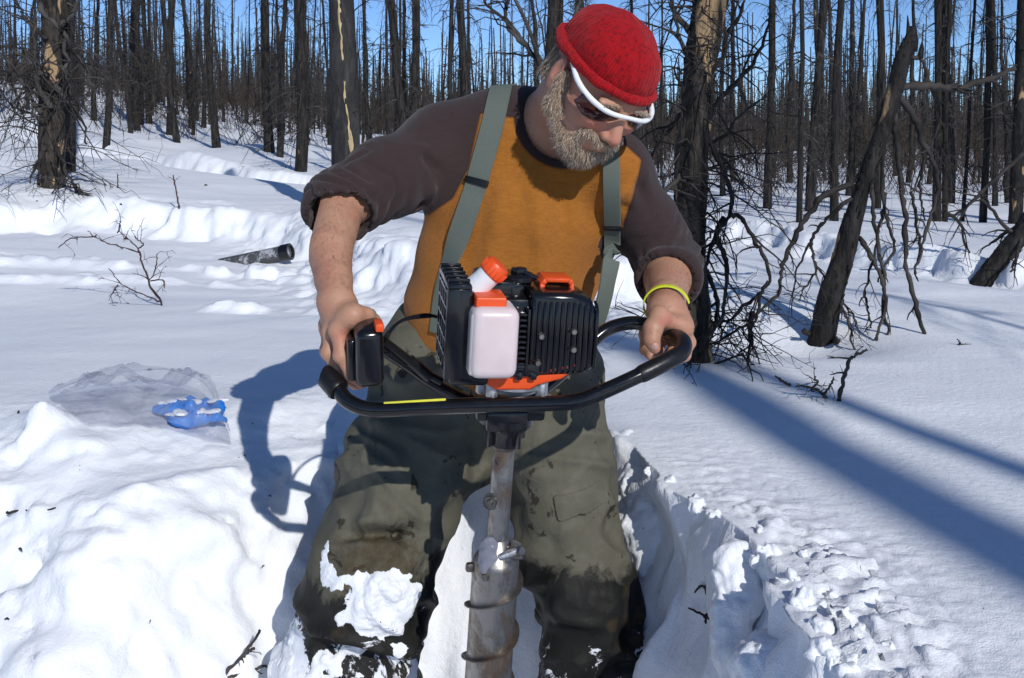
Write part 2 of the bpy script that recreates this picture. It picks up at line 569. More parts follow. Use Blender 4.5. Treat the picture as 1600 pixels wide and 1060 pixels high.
# ================================================================== burnt spruces
def bark_material(name, char=(0.016, 0.014, 0.013), ash=(0.085, 0.072, 0.062), wood=(0.42, 0.29, 0.16), bare=0.69, amt=0.5):
    n = NT(name)
    c = n.coord()
    st = n.coord('Object', (14, 14, 3.2))
    fl = n.noise(1.6, 6, 0.65, st, 0.6)
    pl = n.noise(5.5, 5, 0.7, n.coord('Object', (9, 9, 2.4)))
    col = n.mix(n.ramp(fl, [(0.42, 0.0), (0.72, 1.0)]), char, ash)
    col = n.mix(n.math('MULTIPLY', n.ramp(pl, [(0.5, 0.0), (0.75, 1.0)]), amt), col, (0.15, 0.115, 0.085))
    if bare is not None:
        m = n.ramp(n.noise(2.3, 3, 0.55, n.coord('Object', (3.6, 3.6, 1.3)), 0.4), [(bare, 0.0), (bare + 0.025, 1.0)])
        wd = n.mix(n.noise(9, 4, 0.6, n.coord('Object', (10, 10, 1.2))), wood, tuple(0.5 * q for q in wood))
        col = n.mix(m, col, wd)
    h = n.math('ADD', fl, n.math('MULTIPLY', n.noise(30, 4, 0.6, n.coord('Object', (2, 2, 0.8))), 0.6))
    n.bump(h, 0.9, 0.012)
    n.set(Base_Color=col, Roughness=0.85, Specular_IOR_Level=0.25)
    return n.m
M_BARK = bark_material("charred_bark", (0.007, 0.0068, 0.0066), (0.036, 0.033, 0.031), (0.45, 0.30, 0.16), 0.625, 0.25)
M_BARK_FAR = bark_material("charred_bark_weathered", (0.009, 0.0085, 0.008), (0.048, 0.043, 0.039), (0.40, 0.29, 0.17), 0.69, 0.35)
def twig_material(name, a, b):
    n = NT(name)
    n.set(Base_Color=n.mix(n.ramp(n.noise(7, 3, 0.6, n.coord()), [(0.35, 0.0), (0.65, 1.0)]), a, b), Roughness=0.8, Specular_IOR_Level=0.2)
    return n.m
M_TWIG = twig_material("charred_twigs", (0.012, 0.011, 0.0105), (0.062, 0.053, 0.047))
M_TWIG_GREY = twig_material("dead_grey_twigs", (0.018, 0.0165, 0.0155), (0.082, 0.073, 0.066))
M_TWIG_BROWN = twig_material("brown_brush", (0.024, 0.018, 0.014), (0.085, 0.060, 0.043))

def crook(rng, p0, d, L, n, wob, droop, up=0.0):
    """a bent twig: points from p0 along d, wandering by wob, sagging by droop"""
    d = nrm(d)
    w = np.cumsum(rng.normal(0, wob, (n, 3)), 0)
    w[:, 2] -= droop * np.arange(n)
    s = d + w
    s *= (L / n) / np.sqrt((s * s).sum(1))[:, None]
    return np.vstack([[p0], np.asarray(p0) + np.cumsum(s, 0)])
def twig(mb, rng, p0, d, L, r, lev, wob=0.16, droop=0.12, n=6, sides=3, kids=5, mi=0):
    pts = crook(rng, p0, d, L, n, wob, droop)
    mb.tube(pts, np.linspace(r, r * 0.35, n + 1), sides, False, mi, quick=True)
    if lev > 0:
        for q in range(kids):
            i = rng.integers(1, n)
            a = pts[i] + (pts[i + 1] - pts[i]) * rng.random()
            dd = nrm(pts[i + 1] - pts[i]) + rng.normal(0, 0.75, 3)
            twig(mb, rng, a, dd, L * rng.uniform(0.22, 0.5), max(r * 0.5, 0.0012), lev - 1, wob * 1.3, droop, max(3, n - 2), 3, max(2, kids - 2), mi)
    return pts
def trunk(mb, rng, axis, rad, sides=14, rough=0.06, seed=1, fl=6.0, mi=0):
    """tapered trunk with uneven bark; axis and rad are given at the same stations"""
    axis = np.asarray(axis, float)
    T, N, B = frames(axis)
    n = len(axis)
    a = np.arange(sides) * 2 * math.pi / sides
    dirs = np.cos(a)[None, :, None] * N[:, None, :] + np.sin(a)[None, :, None] * B[:, None, :]
    base = axis[:, None, :] + dirs * np.asarray(rad)[:, None, None]
    nz = fbm(base * np.array([fl * 3, fl * 3, fl]), seed, 4)
    k = 1 + rough * nz
    V = axis[:, None, :] + dirs * (np.asarray(rad)[:, None] * k)[..., None]
    i = np.arange(n - 1)[:, None] * sides
    j = np.arange(sides)[None, :]
    kk = (j + 1) % sides
    Q = np.stack([i + j, i + kk, i + sides + kk, i + sides + j], -1).reshape(-1, 4)
    V = V.reshape(-1, 3)
    c1 = len(V)
    V = np.vstack([V, axis[-1]])
    jj = np.arange(sides)
    T3 = np.stack([np.full(sides, c1), (n - 1) * sides + jj, (n - 1) * sides + (jj + 1) % sides], -1)
    mb.add(V, Q, T3, mi)

def spruce_proto(seed, H=7.5, r0=0.07, nb=95, long=0.75, lean=0.0, fuzzy=False):
    """(trunk mesh, branches mesh) of one burnt spruce standing at the origin"""
    rng = np.random.default_rng(seed)
    n = 26
    zz = np.linspace(-0.35, H, n)
    wob = np.cumsum(rng.normal(0, 0.020, (n, 2)), 0)
    ax = np.stack([wob[:, 0] + lean * zz, wob[:, 1], zz], -1)
    ax[:2, :2] = ax[1, :2]
    rad = r0 * (1.18 - 0.18 * sstep(0, 0.6, zz)) * np.clip(1 - (np.maximum(zz, 0) / H) ** 1.15, 0.05, 1.1)
    mt, mbr = MB(), MB()
    trunk(mt, rng, ax, rad, 10, 0.16, seed)
    for q in range(nb):
        z = H * (0.05 + 0.93 * rng.random() ** 0.75) if q % 2 else 0.25 + 2.9 * rng.random()
        i = min(n - 2, int((z + 0.35) / (H + 0.35) * (n - 1)))
        p = ax[i] + (ax[i + 1] - ax[i]) * rng.random()
        a = rng.random() * 2 * math.pi
        L = long * rng.uniform(0.35, 1.0) * (1 - 0.65 * z / H) * (0.55 if fuzzy else 1)
        d = np.array([math.cos(a), math.sin(a), rng.uniform(-0.5, 0.25)])
        twig(mbr, rng, p, d, L, rng.uniform(0.004, 0.008) * (1.25 - 0.6 * z / H), 1, 0.13, 0.16, 5, 3, 7 if fuzzy else 4)
    return mt.mesh("trunk", M_BARK_FAR, 180), mbr.mesh("branches", M_TWIG_GREY, 180)

PROTO = [spruce_proto(100 + k, H=h, r0=r, nb=int(nb * 1.45), long=lg * 1.1, lean=ln, fuzzy=fz) for k, (h, r, nb, lg, ln, fz) in enumerate([
    (7.5, 0.075, 90, 0.75, 0.00, False), (8.5, 0.085, 80, 0.6, 0.02, False), (6.0, 0.055, 100, 0.6, -0.03, True), (7.0, 0.06, 70, 0.9, 0.03, False),
    (5.2, 0.05, 110, 0.55, 0.0, True), (9.0, 0.08, 110, 0.7, -0.01, False), (6.4, 0.05, 60, 0.5, 0.06, False), (7.8, 0.07, 120, 0.6, 0.01, True)])]
PR0 = [0.075, 0.085, 0.055, 0.06, 0.05, 0.08, 0.05, 0.07]
PH = [7.5, 8.5, 6.0, 7.0, 5.2, 9.0, 6.4, 7.8]

def place_spruce(k, loc, r, label, group, rz=0.0, tilt=(0, 0), h=1.0, name="burnt_spruce", parts=True):
    s = r / PR0[k]
    root = empty(name, loc, label, "tree", group)
    root.rotation_euler = (tilt[1], tilt[0], rz)
    root.scale = (s, s, h)
    for nm, me in zip(("trunk", "branches"), PROTO[k]):
        o = bpy.data.objects.new(nm, me)
        COL.objects.link(o)
        o.parent = root
        if nm == "branches": o["kind"] = "stuff"
    return root

rng_t = np.random.default_rng(7)
taken = []
# trees that can be told apart, by where their foot shows in the photo: (u, v, width, prototype, tilt, label)
MID = [
    (107, 270, 25, 1, -2.0, "blackened trunk close behind the flaking tree at far left"),
    (163, 229, 11, 6, 0.8, "straight slim burnt trunk between the flaking tree and the pale-barked trunk"),
    (203, 208, 8, 3, -5.0, "thin burnt spruce leaning left beside the pale-barked trunk"),
    (215, 197, 19, 7, 0.5, "stout trunk with pale peeled bark on the left rise"),
    (234, 195, 9, 0, -0.5, "slim dark trunk just right of the pale-barked trunk"),
    (266, 213, 13, 1, -2.0, "black bare trunk left of the burled spruce"),
    (280, 225, 11, 6, 1.5, "burled burnt spruce with a bulge low on its trunk"),
    (299, 191, 8, 2, 0.0, "thin dead spruce just behind the burled trunk"),
    (417, 238, 16, 5, -2.0, "rough burnt trunk left of the twisted dark spruce"),
    (437, 246, 11, 4, 0.6, "thin shaggy trunk tight beside the twisted dark spruce"),
    (470, 268, 20, 0, -1.8, "twisted dark spruce left of the split black trunk"),
    (1150, 284, 9, 3, 0.0, "thin burnt trunk just right of the big peeling tree, far back"),
    (1198, 326, 14, 1, 0.6, "black trunk standing alone on snow right of the peeling tree"),
    (1246, 349, 10, 3, 1.2, "slim grey trunk left of a thicker pair behind the leaning stump"),
    (1264, 331, 16, 0, 2.2, "thick dark trunk behind the leaning broken trunk's left boughs"),
    (1303, 346, 14, 5, 0.6, "shaggy trunk seen just left of the leaning broken trunk"),
    (1371, 326, 15, 1, 0.2, "straight burnt trunk half hidden by the leaning trunk's hanging boughs"),
    (1462, 346, 15, 1, -0.4, "tall straight burnt trunk right of the hanging boughs"),
    (1477, 347, 9, 5, -0.6, "grey trunk tight against the tall straight one"),
    (1502, 346, 6, 6, 0.6, "very thin burnt pole right of the tall straight trunk"),
    (1536, 348, 12, 7, 0.5, "brown shaggy spruce near the right edge"),
    (1557, 322, 9, 5, 1.0, "lean dark spruce right of the brown shaggy one"),
]
for q, (u, v, w, k, tl, lab) in enumerate(MID):
    p = gpx(u, v)
    r = w / 2 / FPX * p[1] * 0.88
    place_spruce(k, p, r, lab, None, rng_t.random() * 6.28, (R_(tl), R_(rng_t.normal(0, 0.7))), rng_t.uniform(0.95, 1.1))
    taken.append((p[0], p[1]))
# trunks whose feet the man hides
for u, y, w, k, tl, lab in [
    (606, 8.0, 15, 3, -3.5, "bare burnt trunk leaning left above the man's shoulder"),
    (650, 9.5, 13, 7, 0.3, "shaggy brown-tipped spruce above the man's raised shoulder"),
    (697, 11, 9, 6, 0.5, "thin burnt pole left of the speckled trunk behind the shoulder"),
    (727, 7.5, 14, 5, 0.8, "speckled flaking trunk rising behind the man's strap"),
    (868, 7.0, 21, 5, -0.5, "shaggy thick trunk directly left of the red hat"),
    (905, 8.5, 15, 7, 0.5, "burnt trunk rising just behind the red hat"),
]:
    p = px(u, 60, y)
    x = p[0] - math.tan(R_(tl)) * (p[2])
    g = gz(x, y)
    place_spruce(k, (x, y, g), w / 2 / FPX * y, lab, None, rng_t.random() * 6.28, (R_(tl), 0), 1.0)
    taken.append((x, y))

# the crowd of trunks behind
def crowd(n, y0, y1, label, group, hs, pw=1.0, rmax=0.075):
    made, tries, out = 0, 0, []
    while made < n and tries < n * 60:
        tries += 1
        y = y0 + (y1 - y0) * rng_t.random() ** pw
        x = rng_t.uniform(-1, 1) * (0.56 * y + 1.0)
        if min(((x - a) ** 2 + (y - b) ** 2 for a, b in taken), default=9) < 0.16 + 0.012 * y: continue
        if abs(line_sd(np.array([x]), np.array([y]), TRAIL_L)[0]) < 0.8 and y < 13: continue
        if x < -1 and y < 11.5: continue
        k = int(rng_t.integers(0, 8))
        taken.append((x, y))
        out.append(place_spruce(k, (x, y, gz(x, y)), rng_t.uniform(0.014, rmax), label, group, rng_t.random() * 6.28,
                     (R_(rng_t.normal(0, 2.4)), R_(rng_t.normal(0, 2))), rng_t.uniform(*hs)))
        made += 1
    return out
FRONT_ROW = crowd(62, 9.5, 17, "burnt spruce in the front ranks of the forest", "front ranks of burnt spruces", (0.35, 0.95), 1.0, 0.045)
crowd(90, 16, 28, "dead spruce in the middle of the burnt forest", "middle ranks of burnt spruces", (0.30, 0.78), 1.0, 0.042)
crowd(115, 27, 48, "distant dead spruce deep in the burnt forest", "distant burnt spruces", (0.30, 0.74), 1.0, 0.05)

# the front rank stands clear enough to be counted off from left to right
FRONT_ROW.sort(key=lambda o: o.location.x / o.location.y)
def ordinal(k): return "%d%s" % (k, "th" if 10 <= k % 100 <= 20 else {1: "st", 2: "nd", 3: "rd"}.get(k % 10, "th"))
for k, o in enumerate(FRONT_ROW):
    look = ("slim", "middling", "stout")[min(2, int((o.scale.x * 0.07 - 0.022) / 0.013) if o.scale.x * 0.07 > 0.022 else 0)]
    o["label"] = "%s burnt spruce of the front rank, %s from the left" % (look, ordinal(k + 1))

# the wood beyond, one grey mass
def far_wood():
    rng = np.random.default_rng(11)
    mb = MB()
    for q in range(7600):
        y = 19 + 100 * rng.random() ** 0.9
        x = rng.uniform(-1, 1) * (0.6 * y + 4)
        if q >= 5600:                                  # the wood goes on to both sides of the view
            y = 7 + 85 * rng.random()
            x = (1 if q % 2 else -1) * (0.62 * y + 3 + rng.random() * (0.9 * y + 12))
        h = rng.uniform(1.6, 5.2) * (0.62 + 0.006 * y)
        z0 = 0.154 * min(12, max(0, -x - 2)) + 0.1
        p0 = np.array([x, y, z0 - 0.8])
        p1 = p0 + np.array([rng.normal(0, 0.12), 0, h + 0.4])
        r = rng.uniform(0.012, 0.03) + 0.0005 * y
        mb.tube(np.array([p0, (p0 + p1) / 2, p1]), [r, r * 0.7, 0.012], 4, False)
        m = rng.integers(22, 44)
        f = rng.random(m) ** 0.8 * 0.95 + 0.04
        a = rng.random(m) * 6.283
        L = (1.05 - f) * rng.uniform(0.25, 0.75, m)
        b = p0 + (p1 - p0) * f[:, None]
        t = b + np.stack([np.cos(a) * L, np.sin(a) * L, -L * rng.uniform(0.1, 0.9, m)], -1)
        wv = np.array([0, 0, 1.0]) * rng.uniform(0.006, 0.02, (m, 1)) * (0.5 + y / 50)
        V = np.stack([b - wv, b + wv, t], 1).reshape(-1, 3)
        mb.add(V, None, np.arange(3 * m).reshape(-1, 3))
    o = mb.build("far_wood", M_TWIG_GREY, None, 180)
    tag(o, "far burnt forest reading as one grey-brown mass", "forest", kind="stuff")
far_wood()

# brown brush between the trunks
def brush():
    rng = np.random.default_rng(13)
    mb = MB()
    n = 2500
    Y = 11 + 30 * rng.random(n) ** 1.2
    X = rng.uniform(-1, 1, n) * (0.58 * Y + 1)
    keep = (noise3(xyz(X * 0.4, Y * 0.4, 0), 5) > -0.25) & (np.abs(line_sd(X, Y, TRAIL_L)) > 0.9) & ~((X < -1) & (Y < 13))
    X, Y = X[keep], Y[keep]
    Z = ground(X, Y)[0]
    for x, y, z in zip(X, Y, Z):
        p = np.array([x, y, z - 0.05])
        for s in range(int(rng.integers(2, 5))):
            twig(mb, rng, p + rng.normal(0, 0.08, 3) * [1, 1, 0], np.array([rng.normal(0, 0.4), rng.normal(0, 0.3), 1.0]), rng.uniform(0.35, 1.6), rng.uniform(0.003, 0.006), 1, 0.14, -0.02, 4, 3, 4)
    o = mb.build("brush", M_TWIG_BROWN, None, 180)
    tag(o, "brown leafless brush growing between the burnt trunks", "brush", kind="stuff")
brush()

# ------------------------------------------------------------------ the near trees
def near_trunk(root, ctrl, widths, y, seed, rough=0.10, n=90, sides=26, fl=7, mats=None, sink=0.45):
    """trunk drawn through photo points at depth y (float or list); widths in photo pixels"""
    ys = np.broadcast_to(np.asarray(y, float), (len(ctrl),))
    P = [px(u, v, yy) for (u, v), yy in zip(ctrl, ys)]
    R = [w / 2 / FPX * yy * 1.02 for w, yy in zip(widths, ys)]
    d = nrm(P[0] - P[1])
    P = [P[0] + d * sink] + P
    R = [R[0] * 1.1] + R
    PR = spline(np.column_stack([P, R]), n)
    mb = MB()
    trunk(mb, None, PR[:, :3], PR[:, 3], sides, rough, seed, fl)
    # flakes of lifted bark
    rng = np.random.default_rng(seed)
    T, N, B = frames(PR[:, :3])
    for q in range(int(n * 2.2)):
        i = rng.integers(2, n - 2)
        a = rng.random() * 6.283
        o = math.cos(a) * N[i] + math.sin(a) * B[i]
        s = np.cross(T[i], o)
        c = PR[i, :3] + o * PR[i, 3] * 0.985
        fs = PR[i, 3] / 0.065
        w, l = rng.uniform(0.004, 0.010) * fs, rng.uniform(0.008, 0.030) * fs
        lift = rng.uniform(0.001, 0.006) * fs
        V = np.array([c - s * w - T[i] * l, c + s * w - T[i] * l, c + s * w * 0.7 + T[i] * l + o * lift, c - s * w * 0.9 + T[i] * l + o * lift * 0.6])
        V2 = V + o * 0.002
        mb.add(np.vstack([V, V2]), [[4, 5, 6, 7], [0, 3, 2, 1], [0, 1, 5, 4], [1, 2, 6, 5], [2, 3, 7, 6], [3, 0, 4, 7]])
    mb.build("trunk", mats or M_BARK, root, 60)
    return PR, T, N, B
def px_branch(mb, rng, pts, y, r0, r1, n=None, wob=0.006, kids=3, klen=0.12, ydrift=0.0, sides=6):
    """a bough through photo points near depth y"""
    m = len(pts)
    ys = np.linspace(y, y + ydrift, m)
    P = np.array([px(u, v, yy) for (u, v), yy in zip(pts, ys)])
    n = n or m * 5
    S = spline(P, n)
    S = S + fbm(S * 14, int(rng.integers(1, 999)), 2)[:, None] * rng.normal(0, 1, 3) * wob + rng.normal(0, wob * 0.35, S.shape)
    rr = np.linspace(r0, r1, n) * (1 + 0.15 * rng.normal(0, 1, n))
    mb.tube(S, np.abs(rr), sides, True)
    for q in range(kids):
        i = int(rng.integers(n // 5, n - 2))
        d = nrm(S[i + 1] - S[i]) * 0.8 + rng.normal(0, 0.6, 3)
        twig(mb, rng, S[i], d, klen * rng.uniform(0.4, 1.2), max(rr[i] * 0.55, 0.0012), 1, 0.22, 0.1, 5, 4, 2)
    return S

def leaning_tree():
    rng = np.random.default_rng(41)
    b = gpx(1284, 536)
    y = b[1]
    root = empty("leaning_burnt_tree", b, "broken charred trunk leaning right, its boughs hanging to the snow", "tree")
    near_trunk(root, [(1281, 536), (1297, 470), (1318, 400), (1340, 320), (1360, 255), (1381, 195), (1398, 140), (1411, 92), (1420, 68), (1427, 42)],
               [40, 35, 32, 28, 26, 25, 24, 22, 19, 9], y, 41, 0.14)
    S = [([(1403, 136), (1440, 134), (1480, 139), (1518, 131), (1552, 121), (1587, 106)], 0.0155, 0.008, 0.0),
         ([(1402, 150), (1424, 178), (1438, 205), (1450, 238), (1462, 262), (1466, 300), (1452, 340), (1446, 380), (1432, 430)], 0.013, 0.003, -0.1),
         ([(1424, 90), (1440, 96), (1446, 126), (1463, 166), (1470, 192), (1455, 225), (1447, 262)], 0.007, 0.003, 0.1),
         ([(1396, 172), (1402, 230), (1406, 280), (1412, 330), (1414, 386), (1420, 440), (1436, 491), (1449, 537), (1453, 552)], 0.010, 0.006, -0.13),
         ([(1366, 238), (1361, 300), (1368, 350), (1377, 400), (1383, 440), (1377, 480), (1386, 520), (1391, 551)], 0.008, 0.0035, -0.1),
         ([(1380, 235), (1380, 310), (1387, 350), (1398, 385), (1384, 412), (1372, 440)], 0.007, 0.003, -0.05),
         ([(1343, 372), (1360, 398), (1375, 428), (1384, 470), (1372, 520), (1369, 550)], 0.0085, 0.003, -0.14),
         ([(1384, 300), (1376, 350), (1366, 395), (1352, 450), (1343, 478)], 0.006, 0.002, -0.02),
         ([(1352, 455), (1358, 490), (1362, 522)], 0.004, 0.002, 0.0),
         ([(1337, 290), (1300, 304), (1268, 328), (1248, 360), (1230, 398), (1219, 430), (1212, 462), (1190, 490), (1165, 505)], 0.011, 0.003, -0.12),
         ([(1328, 310), (1296, 340), (1272, 368), (1269, 398), (1276, 417), (1294, 436)], 0.007, 0.003, 0.0),
         ([(1270, 370), (1251, 408), (1240, 450), (1237, 498)], 0.0045, 0.0015, 0.0),
         ([(1276, 417), (1262, 445), (1247, 470)], 0.004, 0.0018, 0.0),
         ([(1312, 462), (1320, 488), (1329, 515), (1335, 549)], 0.006, 0.003, -0.15),
         ([(1315, 470), (1332, 492), (1339, 514)], 0.0045, 0.002, -0.1),
         ([(1425, 300), (1432, 350), (1438, 385), (1430, 420), (1434, 438)], 0.006, 0.0025, 0.1),
         ([(1445, 230), (1438, 280), (1440, 320), (1446, 345)], 0.006, 0.0025, 0.1),
         ([(1300, 530), (1310, 534)], 0.011, 0.009, -0.1), ([(1268, 522), (1256, 518)], 0.010, 0.009, -0.02)]
    for u, v, h, w in ((1420, 62, 40, 0.012), (1431, 66, 22, 0.010), (1411, 74, 16, 0.009), (1440, 76, 12, 0.010), (1399, 98, 8, 0.009)):
        mb = MB()
        p = px(u, v, y)
        mb.tube(np.array([p - np.array([0.004, 0, 0.03]), p, p + np.array([rng.normal(0, 0.004), 0, h / 525])]), [w, w * 0.8, 0.0015], 6)
        mb.build("splinter", M_BARK, root, 60)
    for pts, r0, r1, yd in S:
        mb = MB()
        px_branch(mb, rng, pts, y, r0, r1, kids=0 if len(pts) == 2 else 4, klen=0.13, ydrift=yd)
        mb.build("bough", M_TWIG, root, 180)
leaning_tree()

def peeling_tree():
    rng = np.random.default_rng(43)
    y = 2.68
    b = px(1090, 575, y); b[2] = gz(b[0], y)
    root = empty("peeling_burnt_tree", b, "tall burnt tree with peeling bark and tangled twigs behind the man's left hand", "tree")
    m = bark_material("peeling_bark", (0.008, 0.0075, 0.007), (0.055, 0.046, 0.04), (0.46, 0.31, 0.17), 0.595, 0.6)
    PR, T, N, B = near_trunk(root, [(1092, 585), (1088, 500), (1081, 420), (1078, 340), (1080, 260), (1085, 180), (1096, 90), (1110, 0), (1122, -90), (1140, -260), (1150, -420)],
                             [47, 46, 44, 46, 48, 47, 49, 48, 44, 34, 20], y, 43, 0.16, 130, 26, 9, m)
    S = [[(1093, 200), (1118, 238), (1138, 290), (1141, 330), (1117, 364), (1097, 386)],
         [(1141, 334), (1160, 344), (1180, 380), (1196, 402), (1203, 440), (1190, 462), (1176, 490), (1150, 512), (1110, 540)],
         [(1117, 368), (1130, 395), (1138, 420), (1132, 470), (1128, 500), (1100, 532)],
         [(1176, 488), (1171, 530), (1168, 578)],
         [(1075, 170), (1050, 195), (1028, 222), (1012, 250)],
         [(1075, 265), (1045, 292), (1030, 320)],
         [(1098, 130), (1120, 100), (1150, 40), (1160, 0)],
         [(1082, 100), (1060, 60), (1052, 0)], [(1084, 60), (1056, 20), (1040, -30)],
         [(1100, 190), (1130, 150), (1165, 115), (1190, 70), (1205, 20)],
         [(1105, 420), (1120, 470), (1112, 520), (1095, 560), (1092, 580)],
         [(1130, 340), (1105, 405), (1100, 440)],
         [(1200, 440), (1175, 470), (1130, 500), (1105, 510)],
         [(1080, 560), (1086, 575), (1092, 584)],
         [(1090, 230), (1130, 215), (1160, 180), (1200, 150)]]
    for pts in S:
        mb = MB()
        px_branch(mb, rng, pts, y, rng.uniform(0.006, 0.0105), 0.0028, kids=6, klen=0.16, ydrift=rng.uniform(-0.15, 0.12))
        mb.build("bough", M_TWIG, root, 180)
    # the tangle of fine twigs along the stem and in a fan at its foot
    mb = MB()
    for q in range(110):
        i = rng.integers(8, 110)
        a = rng.random() * 6.283
        o = math.cos(a) * N[i] + math.sin(a) * B[i]
        twig(mb, rng, PR[i, :3] + o * PR[i, 3] * 0.9, o + rng.normal(0, 0.3, 3), rng.uniform(0.08, 0.36), rng.uniform(0.0018, 0.0042), 2 if q % 3 == 0 else 1, 0.24, 0.14, 6, 3, 4)
    for q in range(18):
        p = px(rng.uniform(1098, 1172), rng.uniform(470, 530), y + rng.uniform(-0.12, 0.06))
        twig(mb, rng, p, np.array([rng.normal(0.2, 0.6), rng.normal(0, 0.4), -0.9]), rng.uniform(0.08, 0.2), rng.uniform(0.0015, 0.0028), 1, 0.22, 0.05, 6, 3, 4)
    tag(mb.build("twigs", M_TWIG, root, 180), kind="stuff")
peeling_tree()

def flaking_tree():
    rng = np.random.default_rng(47)
    p = gpx(82, 331)
    y = p[1] + 0.40
    p = np.array([px(82, 331, y)[0], y, 0.0]); p[2] = gz(p[0], y)
    root = empty("flaking_burnt_tree", p, "flaking burnt trunk with drooping grey twigs at far left", "tree")
    m = bark_material("flaking_bark", (0.010, 0.009, 0.0085), (0.065, 0.053, 0.044), (0.50, 0.34, 0.19), 0.60, 0.6)
    PR, T, N, B = near_trunk(root, [(82, 332), (81, 280), (80, 220), (82, 150), (86, 80), (86, 0), (84, -90), (82, -260), (80, -500)], [38, 36, 36, 38, 40, 38, 36, 30, 18], y, 47, 0.15, 110, 22, 5, m)
    S = [[(50, 0), (95, 50), (125, 92), (142, 130), (150, 160)], [(64, 178), (45, 150), (25, 110), (0, 85)], [(90, 230), (105, 270), (118, 295), (124, 326)],
         [(118, 300), (130, 300)], [(100, 60), (102, 110), (112, 150)], [(88, 130), (110, 160), (125, 190), (138, 225)], [(78, 170), (58, 130), (54, 60), (60, 20)],
         [(72, 190), (40, 175), (15, 160), (0, 140)], [(72, 120), (40, 90), (10, 70)], [(72, 60), (40, 30), (20, -10)], [(95, 40), (120, 10), (135, -30)], [(70, 230), (60, 262), (61, 300)]]
    for pts in S:
        mb = MB()
        px_branch(mb, rng, pts, y - 0.1, rng.uniform(0.010, 0.020), 0.005, kids=7, klen=0.4, ydrift=rng.uniform(-0.3, 0.3), wob=0.012)
        mb.build("bough", M_TWIG_GREY, root, 180)
    mb = MB()
    for q in range(64):
        i = rng.integers(10, 95)
        a = rng.random() * 6.283
        o = math.cos(a) * N[i] + math.sin(a) * B[i]
        twig(mb, rng, PR[i, :3] + o * PR[i, 3] * 0.9, o + rng.normal(0, 0.3, 3), rng.uniform(0.25, 0.8), rng.uniform(0.003, 0.006), 1, 0.2, 0.16, 6, 3, 5)
    for q in range(16):
        pp = px(rng.uniform(-30, 62), rng.uniform(90, 190), y + rng.uniform(-0.3, 0.3))
        twig(mb, rng, pp, np.array([rng.normal(0, 0.5), rng.normal(0, 0.3), -0.9]), rng.uniform(0.3, 0.7), rng.uniform(0.003, 0.005), 1, 0.2, 0.05, 6, 3, 5)
    tag(mb.build("twigs", M_TWIG_GREY, root, 180), kind="stuff")
flaking_tree()

def split_tree():
    y = 5.4
    x = px(540, 250, y)[0]
    b = np.array([x, y, gz(x, y)])
    root = empty("split_black_tree", b, "straight black trunk with a long pale yellow split, left of the man's shoulder", "tree")
    vb = 300
    m = bark_material("smooth_char", (0.02, 0.019, 0.019), (0.06, 0.057, 0.055), (0.4, 0.3, 0.15), None, 0.15)
    PR, T, N, B = near_trunk(root, [(541, vb + 30), (541, 250), (537, 130), (533, 0), (529, -140), (522, -420)], [47, 44, 42, 38, 35, 24], y, 53, 0.05, 90, 26, 4, m, 0.3)
    # the split: a ragged strip of bared yellow wood set into the char
    mb = MB()
    rng = np.random.default_rng(5)
    n = 120
    C = spline(np.array([px(u, v, y) for u, v in [(531, -60), (533, 10), (536, 60), (540, 110), (543, 160), (549, 200), (553, 250)]]), n)
    ctr = spline(np.array([px(u, v, y) for u, v in [(528, -60), (533, 10), (535, 60), (537, 110), (538, 160), (540, 200), (541, 250)]]), n)
    Rr = np.linspace(0.065, 0.077, n)
    off = C[:, 0] - ctr[:, 0]
    w = 0.010 * (0.55 + np.abs(fbm(xyz(np.linspace(0, 11, n), 0, 0), 3, 3)))
    V = []
    for s in (-1, -0.3, 0.3, 1):
        xo = off + s * w + 0.004 * noise3(xyz(np.linspace(0, 30, n), s, 0), 9)
        V.append(np.stack([ctr[:, 0] + xo, ctr[:, 1] - np.sqrt(np.maximum(Rr ** 2 - xo ** 2, 1e-5)) - (0.004 if abs(s) < 0.5 else -0.006), C[:, 2]], -1))
    V = np.stack(V, 1)
    i = np.arange(n - 1)[:, None] * 4; j = np.arange(3)[None]
    mb.add(V.reshape(-1, 3), np.stack([i + j, i + j + 1, i + j + 5, i + j + 4], -1).reshape(-1, 4))
    nw = NT("bared_yellow_wood")
    nw.set(Base_Color=nw.ramp(nw.noise(8, 4, 0.6, nw.coord('Object', (6, 6, 1))), [(0.35, (0.30, 0.21, 0.10)), (0.65, (0.60, 0.46, 0.25))]), Roughness=0.7)
    mb.build("bared_wood", nw.m, root, 180)
    mb = MB()
    rng = np.random.default_rng(54)
    for q in range(16):
        i = rng.integers(6, 80); a = rng.random() * 6.283
        o = math.cos(a) * N[i] + math.sin(a) * B[i]
        twig(mb, rng, PR[i, :3] + o * PR[i, 3] * 0.9, o + rng.normal(0, 0.3, 3), rng.uniform(0.05, 0.3), 0.004, 1, 0.2, 0.1, 5, 4, 3)
    tag(mb.build("twigs", M_TWIG, root, 180), kind="stuff")
split_tree()

